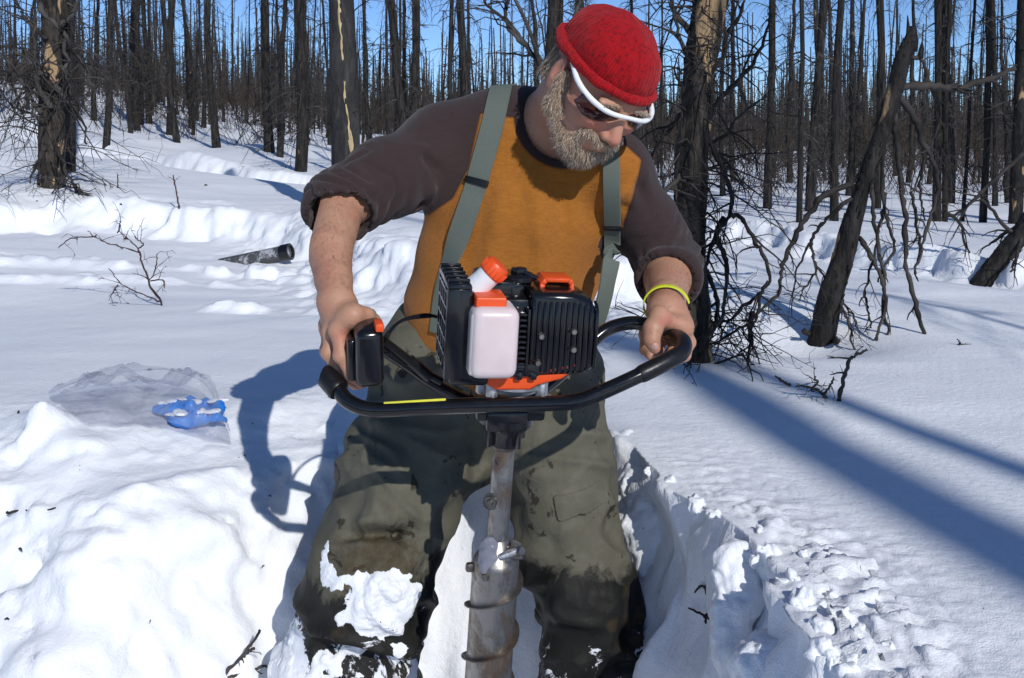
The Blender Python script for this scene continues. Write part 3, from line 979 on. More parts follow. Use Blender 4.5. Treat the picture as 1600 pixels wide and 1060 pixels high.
def right_edge_trees():
    rng = np.random.default_rng(59)
    p = gpx(1555, 418)
    y = p[1]
    root = empty("fallen_leaning_tree", p, "charred trunk leaning hard out of the frame at the right edge", "tree")
    PR, T, N, B = near_trunk(root, [(1553, 419), (1582, 383), (1612, 342), (1650, 285), (1700, 210)], [30, 29, 28, 26, 20], y, 59, 0.1, 50, 18)
    for pts in [[(1590, 372), (1560, 340), (1530, 312), (1502, 345)], [(1600, 345), (1560, 372), (1535, 390)], [(1604, 350), (1588, 400), (1580, 425)], [(1600, 240), (1550, 285), (1502, 330), (1478, 340)], [(1480, 332), (1500, 352), (1516, 396)]]:
        mb = MB()
        px_branch(mb, rng, pts, y, 0.010, 0.004, kids=5, klen=0.2, ydrift=rng.uniform(-0.2, 0.2))
        mb.build("bough", M_TWIG, root, 180)
    b = gpx(1592, 350)
    r2 = empty("edge_burnt_tree", b, "thick black upright trunk cut off by the right edge of the picture", "tree")
    near_trunk(r2, [(1586, 352), (1590, 250), (1594, 150), (1598, 30), (1600, -150)], [20, 19, 18, 17, 12], b[1], 61, 0.1, 60, 16)
    mb = MB()
    for q in range(30):
        twig(mb, rng, px(1591, rng.uniform(0, 300), b[1]), rng.normal(0, 1, 3), rng.uniform(0.3, 0.7), 0.006, 1, 0.2, 0.15, 5, 3, 4)
    tag(mb.build("twigs", M_TWIG_GREY, r2, 180), kind="stuff")
right_edge_trees()

# thin dead boughs crossing behind the man's hat and shoulder
def dead_boughs():
    rng = np.random.default_rng(67)
    y = 4.3
    x = px(852, 300, y)[0]
    root = empty("slender_dead_tree", (x, y, gz(x, y)), "slender grey dead tree with boughs crossing the sky left of the red hat", "tree")
    PR, *_ = near_trunk(root, [(862, 420), (855, 250), (852, 140), (838, 80), (822, 35), (800, -10)], [13, 12, 10, 7, 6, 5], y, 67, 0.06, 40, 10, 6, M_TWIG_GREY)
    for pts in [[(853, 130), (838, 95), (822, 70), (800, 40), (765, 12), (745, -20)], [(824, 72), (798, 50), (790, 20), (800, -10)], [(850, 120), (880, 70), (900, 20), (915, -20)]]:
        mb = MB()
        px_branch(mb, rng, pts, y, 0.012, 0.005, kids=7, klen=0.25, ydrift=0.1)
        mb.build("bough", M_TWIG_GREY, root, 180)
dead_boughs()

# trees beside and behind the camera that lay their shadows across the snow on the right
def shade_tree(loc, lean, H, r, lab, seed, tw):
    rng = np.random.default_rng(seed)
    b = np.array([loc[0], loc[1], gz(*loc)])
    root = empty("burnt_spruce", b, lab, "tree")
    zz = np.linspace(-0.3, H, 40)
    ax = b + np.stack([lean[0] * zz, lean[1] * zz, zz], -1)
    ax[:, :2] += np.cumsum(rng.normal(0, 0.004, (40, 2)), 0)
    mb = MB()
    trunk(mb, rng, ax, r * np.clip(1.05 - 0.75 * zz / H, 0.1, 1.1), 14, 0.08, seed)
    mb.build("trunk", M_BARK, root, 180)
    mb = MB()
    for q in range(tw):
        i = rng.integers(6, 38)
        a = rng.random() * 6.283
        twig(mb, rng, ax[i], np.array([math.cos(a), math.sin(a), -0.2]), rng.uniform(0.2, 0.8), 0.006, 1, 0.15, 0.12, 6, 4, 4)
    if tw: tag(mb.build("branches", M_TWIG, root, 180), kind="stuff")
shade_tree((2.93, -7.30), (0.288, 0.0), 8.2, 0.19, "leaning burnt spruce just outside the frame, its broad shadow crossing the right snow", 71, 10)
shade_tree((4.16, -5.47), (0.008, 0.0), 7.6, 0.085, "slim burnt spruce outside the frame, its thin shadow high on the right snow", 72, 16)
shade_tree((4.6, 2.4), (0.0, 0.05), 6.0, 0.06, "burnt spruce outside the frame beside the right-hand trail", 73, 30)
shade_tree((3.3, -0.9), (0.05, 0.0), 4.2, 0.03, "thin burnt spruce outside the frame, right of the slim one", 76, 60)
shade_tree((-0.4, -3.0), (0.0, 0.0), 5.0, 0.05, "burnt spruce behind the camera, shading the snow at far left", 74, 24)
shade_tree((5.6, 4.0), (-0.05, 0.0), 7.0, 0.07, "burnt spruce outside the frame beyond the right-hand trail", 75, 40)
# ================================================================== continuous bodies from blended volumes
class Field:
    """a distance field sampled on a grid; volumes are blended in and the skin is drawn from it"""
    def __init__(self, lo, hi, res):
        self.lo = np.asarray(lo, np.float32); self.res = res
        self.n = np.ceil((np.asarray(hi) - self.lo) / res).astype(int) + 1
        self.d = np.full(self.n, 0.3, np.float32)
        self.ax = [self.lo[i] + res * np.arange(self.n[i], dtype=np.float32) for i in range(3)]
    def _sl(self, lo, hi, pad):
        a = np.clip(np.floor((np.asarray(lo) - pad - self.lo) / self.res).astype(int), 0, self.n - 1)
        b = np.clip(np.ceil((np.asarray(hi) + pad - self.lo) / self.res).astype(int) + 1, 1, self.n)
        sl = tuple(slice(p, q) for p, q in zip(a, b))
        P = np.stack(np.meshgrid(*[self.ax[i][sl[i]] for i in range(3)], indexing='ij'), -1)
        return sl, P
    def add(self, prim, k=0.01):
        lo, hi, f = prim
        sl, P = self._sl(lo, hi, max(k, 0.004) + 4 * self.res)
        if P.size == 0: return self
        a, b = self.d[sl], f(P).astype(np.float32)
        h = np.clip(0.5 + 0.5 * (a - b) / k, 0, 1)
        self.d[sl] = a * (1 - h) + b * h - k * h * (1 - h)
        return self
    def cut(self, prim, k=0.005):
        lo, hi, f = prim
        sl, P = self._sl(lo, hi, max(k, 0.004) + 4 * self.res)
        if P.size == 0: return self
        a, b = self.d[sl], -f(P).astype(np.float32)
        h = np.clip(0.5 - 0.5 * (a - b) / k, 0, 1)
        self.d[sl] = a * (1 - h) + b * h + k * h * (1 - h)
        return self
    def skin(self, relax=2):
        d = self.d
        s = d < 0
        c = s[:-1, :-1, :-1].astype(np.int8)
        for a, b, e in ((1, 0, 0), (0, 1, 0), (0, 0, 1), (1, 1, 0), (1, 0, 1), (0, 1, 1), (1, 1, 1)):
            c = c + s[a:d.shape[0] - 1 + a, b:d.shape[1] - 1 + b, e:d.shape[2] - 1 + e]
        act = (c > 0) & (c < 8)
        I = np.argwhere(act)
        idx = np.full(act.shape, -1, np.int64)
        idx[act] = np.arange(len(I))
        acc = np.zeros((len(I), 3)); cnt = np.zeros(len(I))
        cor = [(0, 0, 0), (1, 0, 0), (0, 1, 0), (0, 0, 1), (1, 1, 0), (1, 0, 1), (0, 1, 1), (1, 1, 1)]
        val = {q: d[I[:, 0] + q[0], I[:, 1] + q[1], I[:, 2] + q[2]].astype(float) for q in cor}
        for q in cor:
            for a in range(3):
                if q[a] == 0:
                    r = list(q); r[a] = 1; r = tuple(r)
                    v0, v1 = val[q], val[r]
                    m = (v0 < 0) != (v1 < 0)
                    t = np.where(m, v0 / (v0 - v1 + 1e-20), 0)
                    p = np.tile(np.array(q, float), (len(I), 1)); p[:, a] = t
                    acc[m] += p[m]; cnt[m] += 1
        V = I + acc / cnt[:, None]
        Q = []
        for a in range(3):
            b, e = (a + 1) % 3, (a + 2) % 3
            s0 = [slice(None)] * 3; s1 = [slice(None)] * 3
            s0[a] = slice(0, -1); s1[a] = slice(1, None)
            S0, S1 = s[tuple(s0)], s[tuple(s1)]
            E = np.argwhere(S0 != S1)
            E = E[(E[:, b] > 0) & (E[:, e] > 0) & (E[:, b] < d.shape[b] - 1) & (E[:, e] < d.shape[e] - 1)]
            fl = S0[E[:, 0], E[:, 1], E[:, 2]]
            q = []
            for ob, oe in ((0, 0), (-1, 0), (-1, -1), (0, -1)):
                c2 = E.copy(); c2[:, b] += ob; c2[:, e] += oe
                q.append(idx[c2[:, 0], c2[:, 1], c2[:, 2]])
            q = np.stack(q, -1)
            q[~fl] = q[~fl][:, ::-1]
            Q.append(q)
        Q = np.vstack(Q)
        Q = Q[(Q >= 0).all(1)]
        V = V * self.res + self.lo
        return smooth(V, Q, relax), Q
def smooth(V, Q, it=2, w=0.5):
    A = np.concatenate([Q[:, 0], Q[:, 1], Q[:, 2], Q[:, 3]]); B = np.concatenate([Q[:, 1], Q[:, 2], Q[:, 3], Q[:, 0]])
    A, B = np.concatenate([A, B]), np.concatenate([B, A])
    n = len(V)
    cnt = np.maximum(np.bincount(A, minlength=n), 1)[:, None]
    for _ in range(it):
        m = np.stack([np.bincount(A, V[B, i], n) for i in range(3)], -1) / cnt
        V = V * (1 - w) + m * w
    return V
def normals(V, Q):
    N = np.cross(V[Q[:, 2]] - V[Q[:, 0]], V[Q[:, 3]] - V[Q[:, 1]])
    out = np.stack([np.bincount(Q.ravel(), np.repeat(N[:, i], 4), len(V)) for i in range(3)], -1)
    return out / (np.linalg.norm(out, axis=1, keepdims=True) + 1e-12)

def cone(p0, p1, r0, r1):
    p0, p1 = np.asarray(p0, np.float32), np.asarray(p1, np.float32)
    m = max(r0, r1)
    e = p1 - p0; L = float(e @ e) + 1e-12
    def f(P):
        q = P - p0
        t = np.clip((q @ e) / L, 0, 1)
        return np.linalg.norm(q - t[..., None] * e, axis=-1) - (r0 + (r1 - r0) * t)
    return np.minimum(p0, p1) - m, np.maximum(p0, p1) + m, f
def econe(p0, p1, a0, b0, a1, b1, side):
    """limb with an elliptic section: a along side, b across"""
    p0, p1 = np.asarray(p0, np.float32), np.asarray(p1, np.float32)
    e = p1 - p0; L = float(e @ e) + 1e-12
    s = np.asarray(side, float); s = nrm(s - e * (s @ e) / L).astype(np.float32)
    w = nrm(np.cross(e, s)).astype(np.float32)
    m = max(a0, b0, a1, b1)
    def f(P):
        q = P - p0
        t = np.clip((q @ e) / L, 0, 1)
        r = q - t[..., None] * e
        a, b = a0 + (a1 - a0) * t, b0 + (b1 - b0) * t
        u, v = r @ s, r @ w
        z = r - u[..., None] * s - v[..., None] * w
        mn = np.minimum(a, b)
        k = np.sqrt((u / a) ** 2 + (v / b) ** 2 + (z ** 2).sum(-1) / mn ** 2)
        g = np.sqrt((u / a ** 2) ** 2 + (v / b ** 2) ** 2 + (z ** 2).sum(-1) / mn ** 4) + 1e-9
        return k * (k - 1) / g
    return np.minimum(p0, p1) - m, np.maximum(p0, p1) + m, f
def ell(c, r, X=(1, 0, 0), Y=(0, 1, 0), Z=(0, 0, 1)):
    c = np.asarray(c, np.float32); A = np.array([X, Y, Z], np.float32); r = np.asarray(r, np.float32)
    def f(P):
        q = (P - c) @ A.T
        k = np.linalg.norm(q / r, axis=-1)
        return k * (k - 1) / (np.linalg.norm(q / r ** 2, axis=-1) + 1e-9)
    return c - r.max(), c + r.max(), f
def chain(F, pts, rad, k):
    for i in range(len(pts) - 1):
        F.add(cone(pts[i], pts[i + 1], rad[i], rad[i + 1]), k)

def largest(V, Q):
    """keep only the biggest connected skin"""
    lab = np.arange(len(V))
    while True:
        m = lab[Q].min(1)
        new = lab.copy()
        np.minimum.at(new, Q.ravel(), np.repeat(m, 4))
        new = new[new]
        if (new == lab).all(): break
        lab = new
    k = np.argmax(np.bincount(lab))
    keep = lab == k
    idx = np.cumsum(keep) - 1
    return V[keep], idx[Q[keep[Q[:, 0]]]]
# ================================================================== motor auger
def plastic(name, col, rough=0.35, noise_amt=0.35, bump=0.05, dirt=(0.25, 0.2, 0.15), spec=0.5):
    n = NT(name)
    f = n.ramp(n.noise(38, 5, 0.65, n.coord()), [(0.52, 0.0), (0.72, 1.0)])
    n.set(Base_Color=n.mix(n.math('MULTIPLY', f, noise_amt), col, dirt), Roughness=n.ramp(n.noise(60, 4, 0.6, n.coord()), [(0.3, rough * 0.75), (0.7, min(1, rough * 1.5))]), Specular_IOR_Level=spec)
    n.bump(n.noise(240, 3, 0.6, n.coord()), bump, 0.002)
    return n.m
def worn_steel(name, base=(0.30, 0.285, 0.262), rust=(0.10, 0.058, 0.032), amt=0.85):
    n = NT(name)
    f = n.noise(26, 6, 0.68, n.coord('Object', (1, 1, 0.55)), 0.7)
    g = n.noise(90, 4, 0.6, n.coord())
    col = n.mix(n.ramp(f, [(0.47, 0.0), (0.60, amt)]), base, rust)
    col = n.mix(n.ramp(g, [(0.6, 0.0), (0.75, 0.5)]), col, (0.07, 0.05, 0.04))
    n.set(Base_Color=col, Metallic=n.ramp(f, [(0.52, 0.95), (0.68, 0.25)]), Roughness=n.ramp(g, [(0.3, 0.30), (0.75, 0.6)]))
    n.bump(n.math('ADD', f, n.math('MULTIPLY', g, 0.4)), 0.25, 0.003)
    return n.m
M_BLACK = plastic("black_plastic", (0.007, 0.007, 0.008), 0.15, 0.05, 0.03, (0.06, 0.055, 0.05), 0.5)
M_PAINT = plastic("black_bar_paint", (0.006, 0.006, 0.007), 0.13, 0.10, 0.02, (0.07, 0.06, 0.05), 0.5)
M_RUBBER = plastic("black_rubber", (0.008, 0.008, 0.009), 0.34, 0.10, 0.06, (0.05, 0.05, 0.05), 0.35)
M_ORANGE = plastic("orange_plastic", (0.78, 0.085, 0.012), 0.38, 0.25, 0.03, (0.30, 0.06, 0.02))
M_RED_IN = plastic("dark_red_plastic", (0.20, 0.018, 0.008), 0.5, 0.3, 0.03, (0.05, 0.02, 0.015))
M_STEEL = worn_steel("worn_steel")
M_RUSTY = worn_steel("rusty_flight", (0.20, 0.185, 0.165), (0.085, 0.05, 0.03), 0.8)
M_ALU = worn_steel("cast_aluminium", (0.55, 0.55, 0.55), (0.3, 0.28, 0.26), 0.3)
M_YELLOW = plastic("yellow_tape", (0.75, 0.70, 0.05), 0.4, 0.3, 0.02, (0.3, 0.28, 0.1))
def tank_material():
    n = NT("milky_fuel_tank")
    n.set(Base_Color=n.ramp(n.noise(14, 3, 0.5, n.coord()), [(0.3, (0.66, 0.53, 0.52)), (0.7, (0.76, 0.66, 0.64))]), Roughness=0.32, Subsurface_Weight=0.45, Subsurface_Scale=0.02)
    n.b.inputs['Subsurface Radius'].default_value = (1, 0.8, 0.85)
    n.bump(n.noise(30, 3, 0.5, n.coord()), 0.06, 0.003)
    return n.m
M_TANK = tank_material()
M_WHITE_PL = plastic("snowy_white_plastic", (0.75, 0.75, 0.76), 0.5, 0.3, 0.2, (0.5, 0.5, 0.5))

AY = 1.42                                    # distance of the auger's axis
A_TOP, A_BOT = px(797, 560, AY), px(763, 1050, AY + 0.03)
AZ_ = nrm(A_TOP - A_BOT)
def on_axis(v):
    """point of the axis at photo row v"""
    t = (v - 560) / (1050 - 560)
    return A_TOP + (A_BOT - A_TOP) * t
auger = empty("earth_auger", (float(A_BOT[0]), float(A_BOT[1]), FLOOR_Z), "orange and black motor earth auger with a rusty steel barrel, held by the man", "earth auger")
S_ = AY / FPX                                # metres per photo pixel at the auger
yaw = R_(10)
EX = nrm(np.array([math.cos(yaw), math.sin(yaw), -0.045])); EY = nrm(np.cross(AZ_, EX)); EZ = np.cross(EX, EY)
EO = px(800, 512, AY)
def e_pt(u, v, dy=0.0):
    """engine point that shows near photo (u, v), dy metres behind the engine's middle plane"""
    return EO + EX * (u - 800) * S_ + EZ * (512 - v) * S_ + EY * dy
def e_mat(u, v, dy=0.0, rz=0.0):
    c, s = math.cos(rz), math.sin(rz)
    return mat4(e_pt(u, v, dy), EX * c + EY * s, -EX * s + EY * c, EZ)
def part(mb, name, mat, parent=None, angle=40):
    return mb.build(name, mat, parent or auger, angle)
def rrect(w, h, r, n=5):
    out = []
    for cx, cy, a0 in ((w / 2 - r, h / 2 - r, 0), (-w / 2 + r, h / 2 - r, 90), (-w / 2 + r, -h / 2 + r, 180), (w / 2 - r, -h / 2 + r, 270)):
        for k in range(n + 1):
            a = R_(a0 + 90 * k / n)
            out.append((cx + r * math.cos(a), cy + r * math.sin(a)))
    return out
FRONT = lambda u, v, dy: mat4(e_pt(u, v, dy), EX, EZ, -EY)       # local xy in the front plane, z towards the camera

# crankcase
mb = MB()
mb.box((0.150, 0.120, 0.100), e_mat(806, 508, 0.015), 0.012)
mb.box((0.050, 0.100, 0.030), e_mat(770, 448, 0.02), 0.006)
part(mb, "crankcase", M_BLACK)
# fuel tank
mb = MB()
mb.box((0.066, 0.080, 0.098), e_mat(757, 511, -0.055), 0.014, 4)
mb.box((0.012, 0.060, 0.086), e_mat(727, 513, -0.060), 0.005, 3)
tank = part(mb, "fuel_tank", M_TANK, None, 60)
mb = MB()
a, b = e_pt(733, 444, -0.03), e_pt(759, 414, -0.035)
mb.tube(np.array([a, a + (b - a) * 0.5, b]), [0.0185, 0.0165, 0.0165], 24)
part(mb, "filler_neck", M_WHITE_PL, tank)
mb = MB()
dcap = nrm(b - a)
mb.lathe([(0.0, 0.019), (0.012, 0.019), (0.0165, 0.0175), (0.0185, 0.014), (0.0187, 0.0), (0.0170, -0.002), (0.0, -0.002)], 36, axis_mat(b - dcap * 0.005, dcap))
for k in range(18):
    q = k * 2 * math.pi / 18
    M = axis_mat(b - dcap * 0.005, dcap)
    mb.box((0.0022, 0.0022, 0.012), M @ mat4((0.0188 * math.cos(q), 0.0188 * math.sin(q), 0.007)), 0.0006, 1)
part(mb, "filler_cap", M_ORANGE, tank)
mb = MB()
mb.prism(rrect(0.042, 0.020, 0.003), 0.055, FRONT(751, 455, -0.052), 0.003)
mb.box((0.030, 0.030, 0.010), e_mat(738, 441, -0.025), 0.003)
part(mb, "orange_clip", M_ORANGE)
# starter cover with its grille on the left face
mb = MB()
W, D, Hh = 0.034, 0.112, 0.122
c = e_mat(702, 506, 0.0)
mb.box((W * 0.62, D * 0.96, Hh * 0.96), c @ mat4((0.010, 0, 0)), 0.008, 3)
sc = part(mb, "starter_cover", M_BLACK)
for kk in range(6):
    mb = MB()
    mb.box((0.010, D, 0.0045), c @ mat4((-0.008, 0, -Hh / 2 + 0.006 + kk * (Hh - 0.012) / 5)), 0.0015)
    part(mb, "grille_bar", M_BLACK, sc)
for kk in range(5):
    mb = MB()
    mb.box((0.009, 0.0045, Hh), c @ mat4((-0.0085, -D / 2 + 0.004 + kk * (D - 0.008) / 4, 0)), 0.0015)
    part(mb, "grille_bar", M_BLACK, sc)
mb = MB()
mb.box((W, 0.008, Hh + 0.004), c @ mat4((0.004, -D / 2 - 0.004, 0)), 0.003)
mb.box((W, D + 0.010, 0.010), c @ mat4((0.004, 0, Hh / 2 + 0.003)), 0.004)
for kk in range(5):
    mb.box((W * 0.9, 0.005, 0.006), c @ mat4((0.004, -D / 2 + 0.012 + 0.026 * kk, Hh / 2 + 0.010)), 0.002)
part(mb, "cover_rim", M_BLACK, sc)
mb = MB()
mb.box((0.055, 0.100, 0.022), e_mat(727, 574, -0.01), 0.007, 3)
part(mb, "lower_guard", M_BLACK)
# carburettor knob on top
mb = MB()
mb.lathe([(0.0, 0.006), (0.024, 0.006), (0.0275, 0.003), (0.0275, -0.003), (0.022, -0.006), (0.020, -0.030), (0.0, -0.030)], 36, axis_mat(e_pt(803, 432, 0.005), EZ))
mb.box((0.020, 0.016, 0.012), e_mat(806, 422, 0.0, 0.5), 0.003)
mb.box((0.034, 0.010, 0.006), e_mat(818, 424, -0.004, -0.4) @ mat4((0, 0, 0), (0.94, 0, -0.34), (0, 1, 0), (0.34, 0, 0.94)), 0.002)
part(mb, "carburettor_knob", M_BLACK)
mb = MB()
mb.box((0.024, 0.040, 0.036), e_mat(797, 455, -0.01), 0.005)
part(mb, "intake_body", M_BLACK)
# ladder of small cooling fins beside the tank
for kk in range(11):
    mb = MB()
    mb.box((0.012, 0.020, 0.0035), e_mat(803, 474 + kk * 8.4, -0.055), 0.001)
    part(mb, "cooling_fin", M_BLACK)
mb = MB()
mb.box((0.005, 0.020, 0.090), e_mat(795, 514, -0.058), 0.0015)
mb.box((0.004, 0.018, 0.090), e_mat(812, 514, -0.058), 0.0015)
part(mb, "fin_rail", M_BLACK)
# cylinder cover with upright ribs, rounded towards the right
cc = MB()
prof = []
for k in range(13):
    q = R_(-90 + 180 * k / 12)
    prof.append((0.036 + 0.016 * math.cos(q) if abs(q) < 1.5 else 0.034, 0.048 * math.sin(q)))
cc.prism([(-0.048, -0.060), (0.030, -0.056), (0.048, -0.046), (0.052, 0.0), (0.050, 0.034), (0.036, 0.052), (0.010, 0.060), (-0.048, 0.060)], 0.092, FRONT(868, 508, -0.012), 0.010, 4)
cover = part(cc, "cylinder_cover", M_BLACK, None, 50)
for kk in range(12):
    xx = -0.044 + kk * 0.0082
    top = 0.053 - 0.012 * max(0, (xx - 0.012) / 0.04) ** 1.5
    bot = -0.056 + 0.012 * max(0, (xx - 0.012) / 0.04) ** 1.5
    mb = MB()
    yy = -0.0565
    pts = [(xx, yy + 0.014, top + 0.003), (xx, yy + 0.004, top), (xx, yy - 0.0015, top - 0.008), (xx, yy - 0.003, (top + bot) / 2), (xx, yy - 0.0015, bot + 0.006), (xx, yy + 0.006, bot)]
    M = e_mat(868, 508, 0.0)
    mb.tube(xf(np.array(pts), M), [0.0020, 0.0026, 0.0028, 0.0028, 0.0026, 0.002], 8)
    part(mb, "cooling_rib", M_BLACK, cover)
for uu, vv in ((833, 507), (883, 499), (884, 527), (830, 548)):
    mb = MB()
    mb.lathe([(0, 0.003), (0.0035, 0.003), (0.0048, 0.0), (0.0048, -0.006)], 14, axis_mat(e_pt(uu, vv, -0.063), -EY))
    part(mb, "screw", M_STEEL, cover)
mb = MB()
mb.box((0.003, 0.02, 0.014), e_mat(917, 508, -0.035), 0.001)
part(mb, "yellow_label", M_YELLOW, cover)
# orange spark-plug hood: an open ring standing on the cover
mb = MB()
outer = [(-0.030, -0.018), (-0.026, 0.012), (-0.020, 0.019), (0.018, 0.019), (0.022, 0.014), (0.027, -0.018)]
inner = [(-0.022, -0.018), (-0.019, 0.009), (-0.016, 0.013), (0.014, 0.013), (0.017, 0.009), (0.020, -0.018)]
for k in range(5):
    mb.prism([outer[k], outer[k + 1], inner[k + 1], inner[k]], 0.045, FRONT(866, 449, 0.005), 0.001, 1)
hood = part(mb, "spark_plug_hood", M_ORANGE, None, 60)
mb = MB()
mb.prism([(-0.021, -0.018), (-0.018, 0.010), (0.016, 0.010), (0.019, -0.018)], 0.012, FRONT(866, 449, 0.022), 0.001, 1)
mb.box((0.022, 0.022, 0.018), e_mat(868, 460, 0.008), 0.004)
part(mb, "hood_lining", M_RED_IN, hood)
mb = MB()
mb.box((0.060, 0.052, 0.010), e_mat(886, 464, 0.004), 0.004)
part(mb, "orange_shoulder", M_ORANGE, hood)
# orange base under the engine
mb = MB()
mb.prism([(-0.046, 0.016), (-0.044, -0.020), (-0.030, -0.028), (0.018, -0.028), (0.030, -0.021), (0.064, -0.012), (0.098, 0.016), (0.050, 0.014)], 0.100, FRONT(802, 563, -0.005), 0.004, 3)
ob = part(mb, "orange_base", M_ORANGE, None, 50)
mb = MB()
mb.box((0.040, 0.010, 0.018), e_mat(812, 560, -0.058), 0.003)
mb.box((0.010, 0.014, 0.010), e_mat(802, 569, -0.058), 0.002)
mb.box((0.010, 0.014, 0.010), e_mat(824, 569, -0.058), 0.002)
part(mb, "black_latch", M_BLACK, ob)
for kk in range(8):
    mb = MB()
    mb.box((0.003, 0.006, 0.004), e_mat(846 + kk * 6.2, 563 - kk * 1.4, -0.056), 0.0008, 1)
    part(mb, "vent_tooth", M_RED_IN, ob)
# aluminium clamp ring
ring_c = on_axis(589) + np.array([0.006, 0, 0])
mb = MB()
mb.lathe([(0.030, 0.009), (0.046, 0.009), (0.049, 0.006), (0.049, -0.006), (0.046, -0.008), (0.036, -0.010), (0.036, -0.016), (0.0, -0.016)], 48, axis_mat(ring_c, AZ_))
for ang in (-150, -125, -35, 60, 120):
    q = R_(ang)
    M = axis_mat(ring_c, AZ_)
    mb.lathe([(0.0, 0.011), (0.007, 0.011), (0.0085, 0.008), (0.0085, -0.016), (0.0065, -0.018), (0, -0.018)], 16, M @ mat4((0.050 * math.cos(q), 0.050 * math.sin(q), 0)))
mb.box((0.034, 0.012, 0.008), mat4(px(749, 590, AY - 0.03), nrm(np.array([0.8, 0.1, -0.5])), nrm(np.array([0.1, 0.9, 0.2])), nrm(np.cross(nrm(np.array([0.8, 0.1, -0.5])), np.array([0.1, 0.9, 0.2])))), 0.002)
part(mb, "clamp_ring", M_ALU)
# gearbox bracket and bell
mb = MB()
mb.box((0.100, 0.080, 0.026), mat4(on_axis(633) + np.array([0.0, 0.012, 0]), EX, EY, AZ_), 0.006)
mb.box((0.060, 0.050, 0.030), mat4(on_axis(645) + np.array([-0.002, -0.012, 0]), EX, EY, AZ_), 0.005)
mb.lathe([(0.0, 0.01), (0.040, 0.01), (0.040, 0.0), (0.028, -0.014), (0.0225, -0.030), (0.0225, -0.034), (0.0, -0.034)], 32, axis_mat(on_axis(655), AZ_))
for ang in (-2.3, -0.9, 0.6, 2.2):
    M = axis_mat(on_axis(655), AZ_)
    mb.box((0.004, 0.016, 0.030), M @ mat4((0.027 * math.cos(ang), 0.027 * math.sin(ang), -0.016), (-math.sin(ang), math.cos(ang), 0), (math.cos(ang), math.sin(ang), 0), (0, 0, 1)), 0.001)
part(mb, "gearbox", M_BLACK)
# shaft
mb = MB()
pa, pb = on_axis(688), on_axis(836)
mb.tube(np.array([pa, pa + (pb - pa) * 0.02, pb]), [0.0150, 0.0158, 0.0158], 28)
mb.tube(np.array([on_axis(828), on_axis(845)]), 0.0120, 24)
shaft = part(mb, "shaft", M_STEEL)
mb = MB()
mb.lathe([(0.0, 0.012), (0.0185, 0.012), (0.0205, 0.004), (0.0175, -0.004), (0.0, -0.004)], 24, axis_mat(on_axis(692), AZ_))
part(mb, "rusty_collar", M_RUSTY, shaft)
for uu, vv, r in ((779, 711, 0.0045), (766, 776, 0.0095)):
    p = on_axis(vv); p = p + np.array([(uu - 800) * S_ - p[0], 0, 0])
    M = axis_mat(p + np.array([0, -0.0145 if r < 0.006 else -0.012, 0]), (0.05 if r < 0.006 else -0.25, -1, 0.05))
    mb = MB()
    mb.lathe([(0, 0.010), (r * 0.5, 0.010), (r * 0.55, 0.005), (r * 0.95, 0.005), (r, 0.003), (r, 0.0), (r * 1.25, 0.0), (r * 1.25, -0.003), (0, -0.003)], 18, M)
    part(mb, "bolt", M_RUSTY, shaft)
# barrel with its spiral flight
mb = MB()
pt, pl = on_axis(868), on_axis(868) + (on_axis(1050) - on_axis(868)) * 2.9
Lb = np.linalg.norm(pl - pt)
mb.lathe([(0.012, 0.034), (0.017, 0.028), (0.027, 0.008), (0.0320, 0.001), (0.0338, -0.003), (0.0342, -0.008), (0.0342, -0.03), (0.0345, -Lb)], 48, axis_mat(pt, AZ_))
barrel = part(mb, "barrel", M_STEEL)
def flight(t0, t1, r_in, r_out, th, pitch, ph, name):
    n = int(abs(t1 - t0) / pitch * 60)
    M = axis_mat(pt, AZ_, (0, -1, 0))
    ang = np.linspace(0, (t1 - t0) / pitch * 2 * math.pi, n)
    zz = -np.linspace(t0, t1, n)
    V = []
    rin = r_in - 0.003
    for k, (q, z) in enumerate(zip(ang + ph, zz)):
        ro = r_out * (1 + 0.012 * math.sin(q * 2.3) + 0.008 * math.sin(q * 5.1))
        for r, dz in ((rin, -th), (ro, -th * 0.6), (ro, th * 0.6), (rin, th)):
            V.append((r * math.cos(-q), r * math.sin(-q), z + dz))
    V = xf(np.array(V), M)
    i = np.arange(n - 1)[:, None] * 4; j = np.arange(4)[None]; k = (j + 1) % 4
    mb = MB()
    mb.add(V, np.stack([i + j, i + k, i + 4 + k, i + 4 + j], -1).reshape(-1, 4))
    part(mb, name, M_RUSTY, barrel)
flight(0.022, Lb - 0.03, 0.0345, 0.0418, 0.0017, 0.080, 2.2, "spiral_flight")
# coupling on top of the barrel: bolts, lugs and a wrap of clear tape
mb = MB()
mb.box((0.030, 0.030, 0.022), mat4(on_axis(853) + np.array([0.006, 0, 0]), EX, EY, AZ_), 0.004)
part(mb, "coupling", M_RUSTY, barrel)
mb = MB()
mb.tube(np.array([on_axis(858) + np.array([0.004, -0.022, 0.0]), on_axis(858) + np.array([0.036, -0.020, 0.012])]), 0.0055, 12)
cb = part(mb, "cross_bolt", M_ALU, barrel)
for q in ([(0, 0.005), (0.006, 0.005), (0.0075, 0.0), (0.0075, -0.004)], 6, on_axis(856) + np.array([0.034, -0.022, 0.008]), (0.6, -0.7, 0.3)), ([(0, 0.004), (0.0045, 0.004), (0.006, 0.0), (0.006, -0.004)], 12, on_axis(884) + np.array([-0.014, -0.031, 0]), (-0.3, -1, 0)):
    mb = MB()
    mb.lathe(q[0], q[1], axis_mat(q[2], q[3]))
    part(mb, "bolt_head", M_RUSTY, barrel)
mb = MB()
mb.box((0.016, 0.010, 0.014), mat4(on_axis(880) + np.array([-0.036, -0.006, 0]), EX, EY, AZ_), 0.004)
part(mb, "lug", M_RUSTY, barrel)
mb = MB()
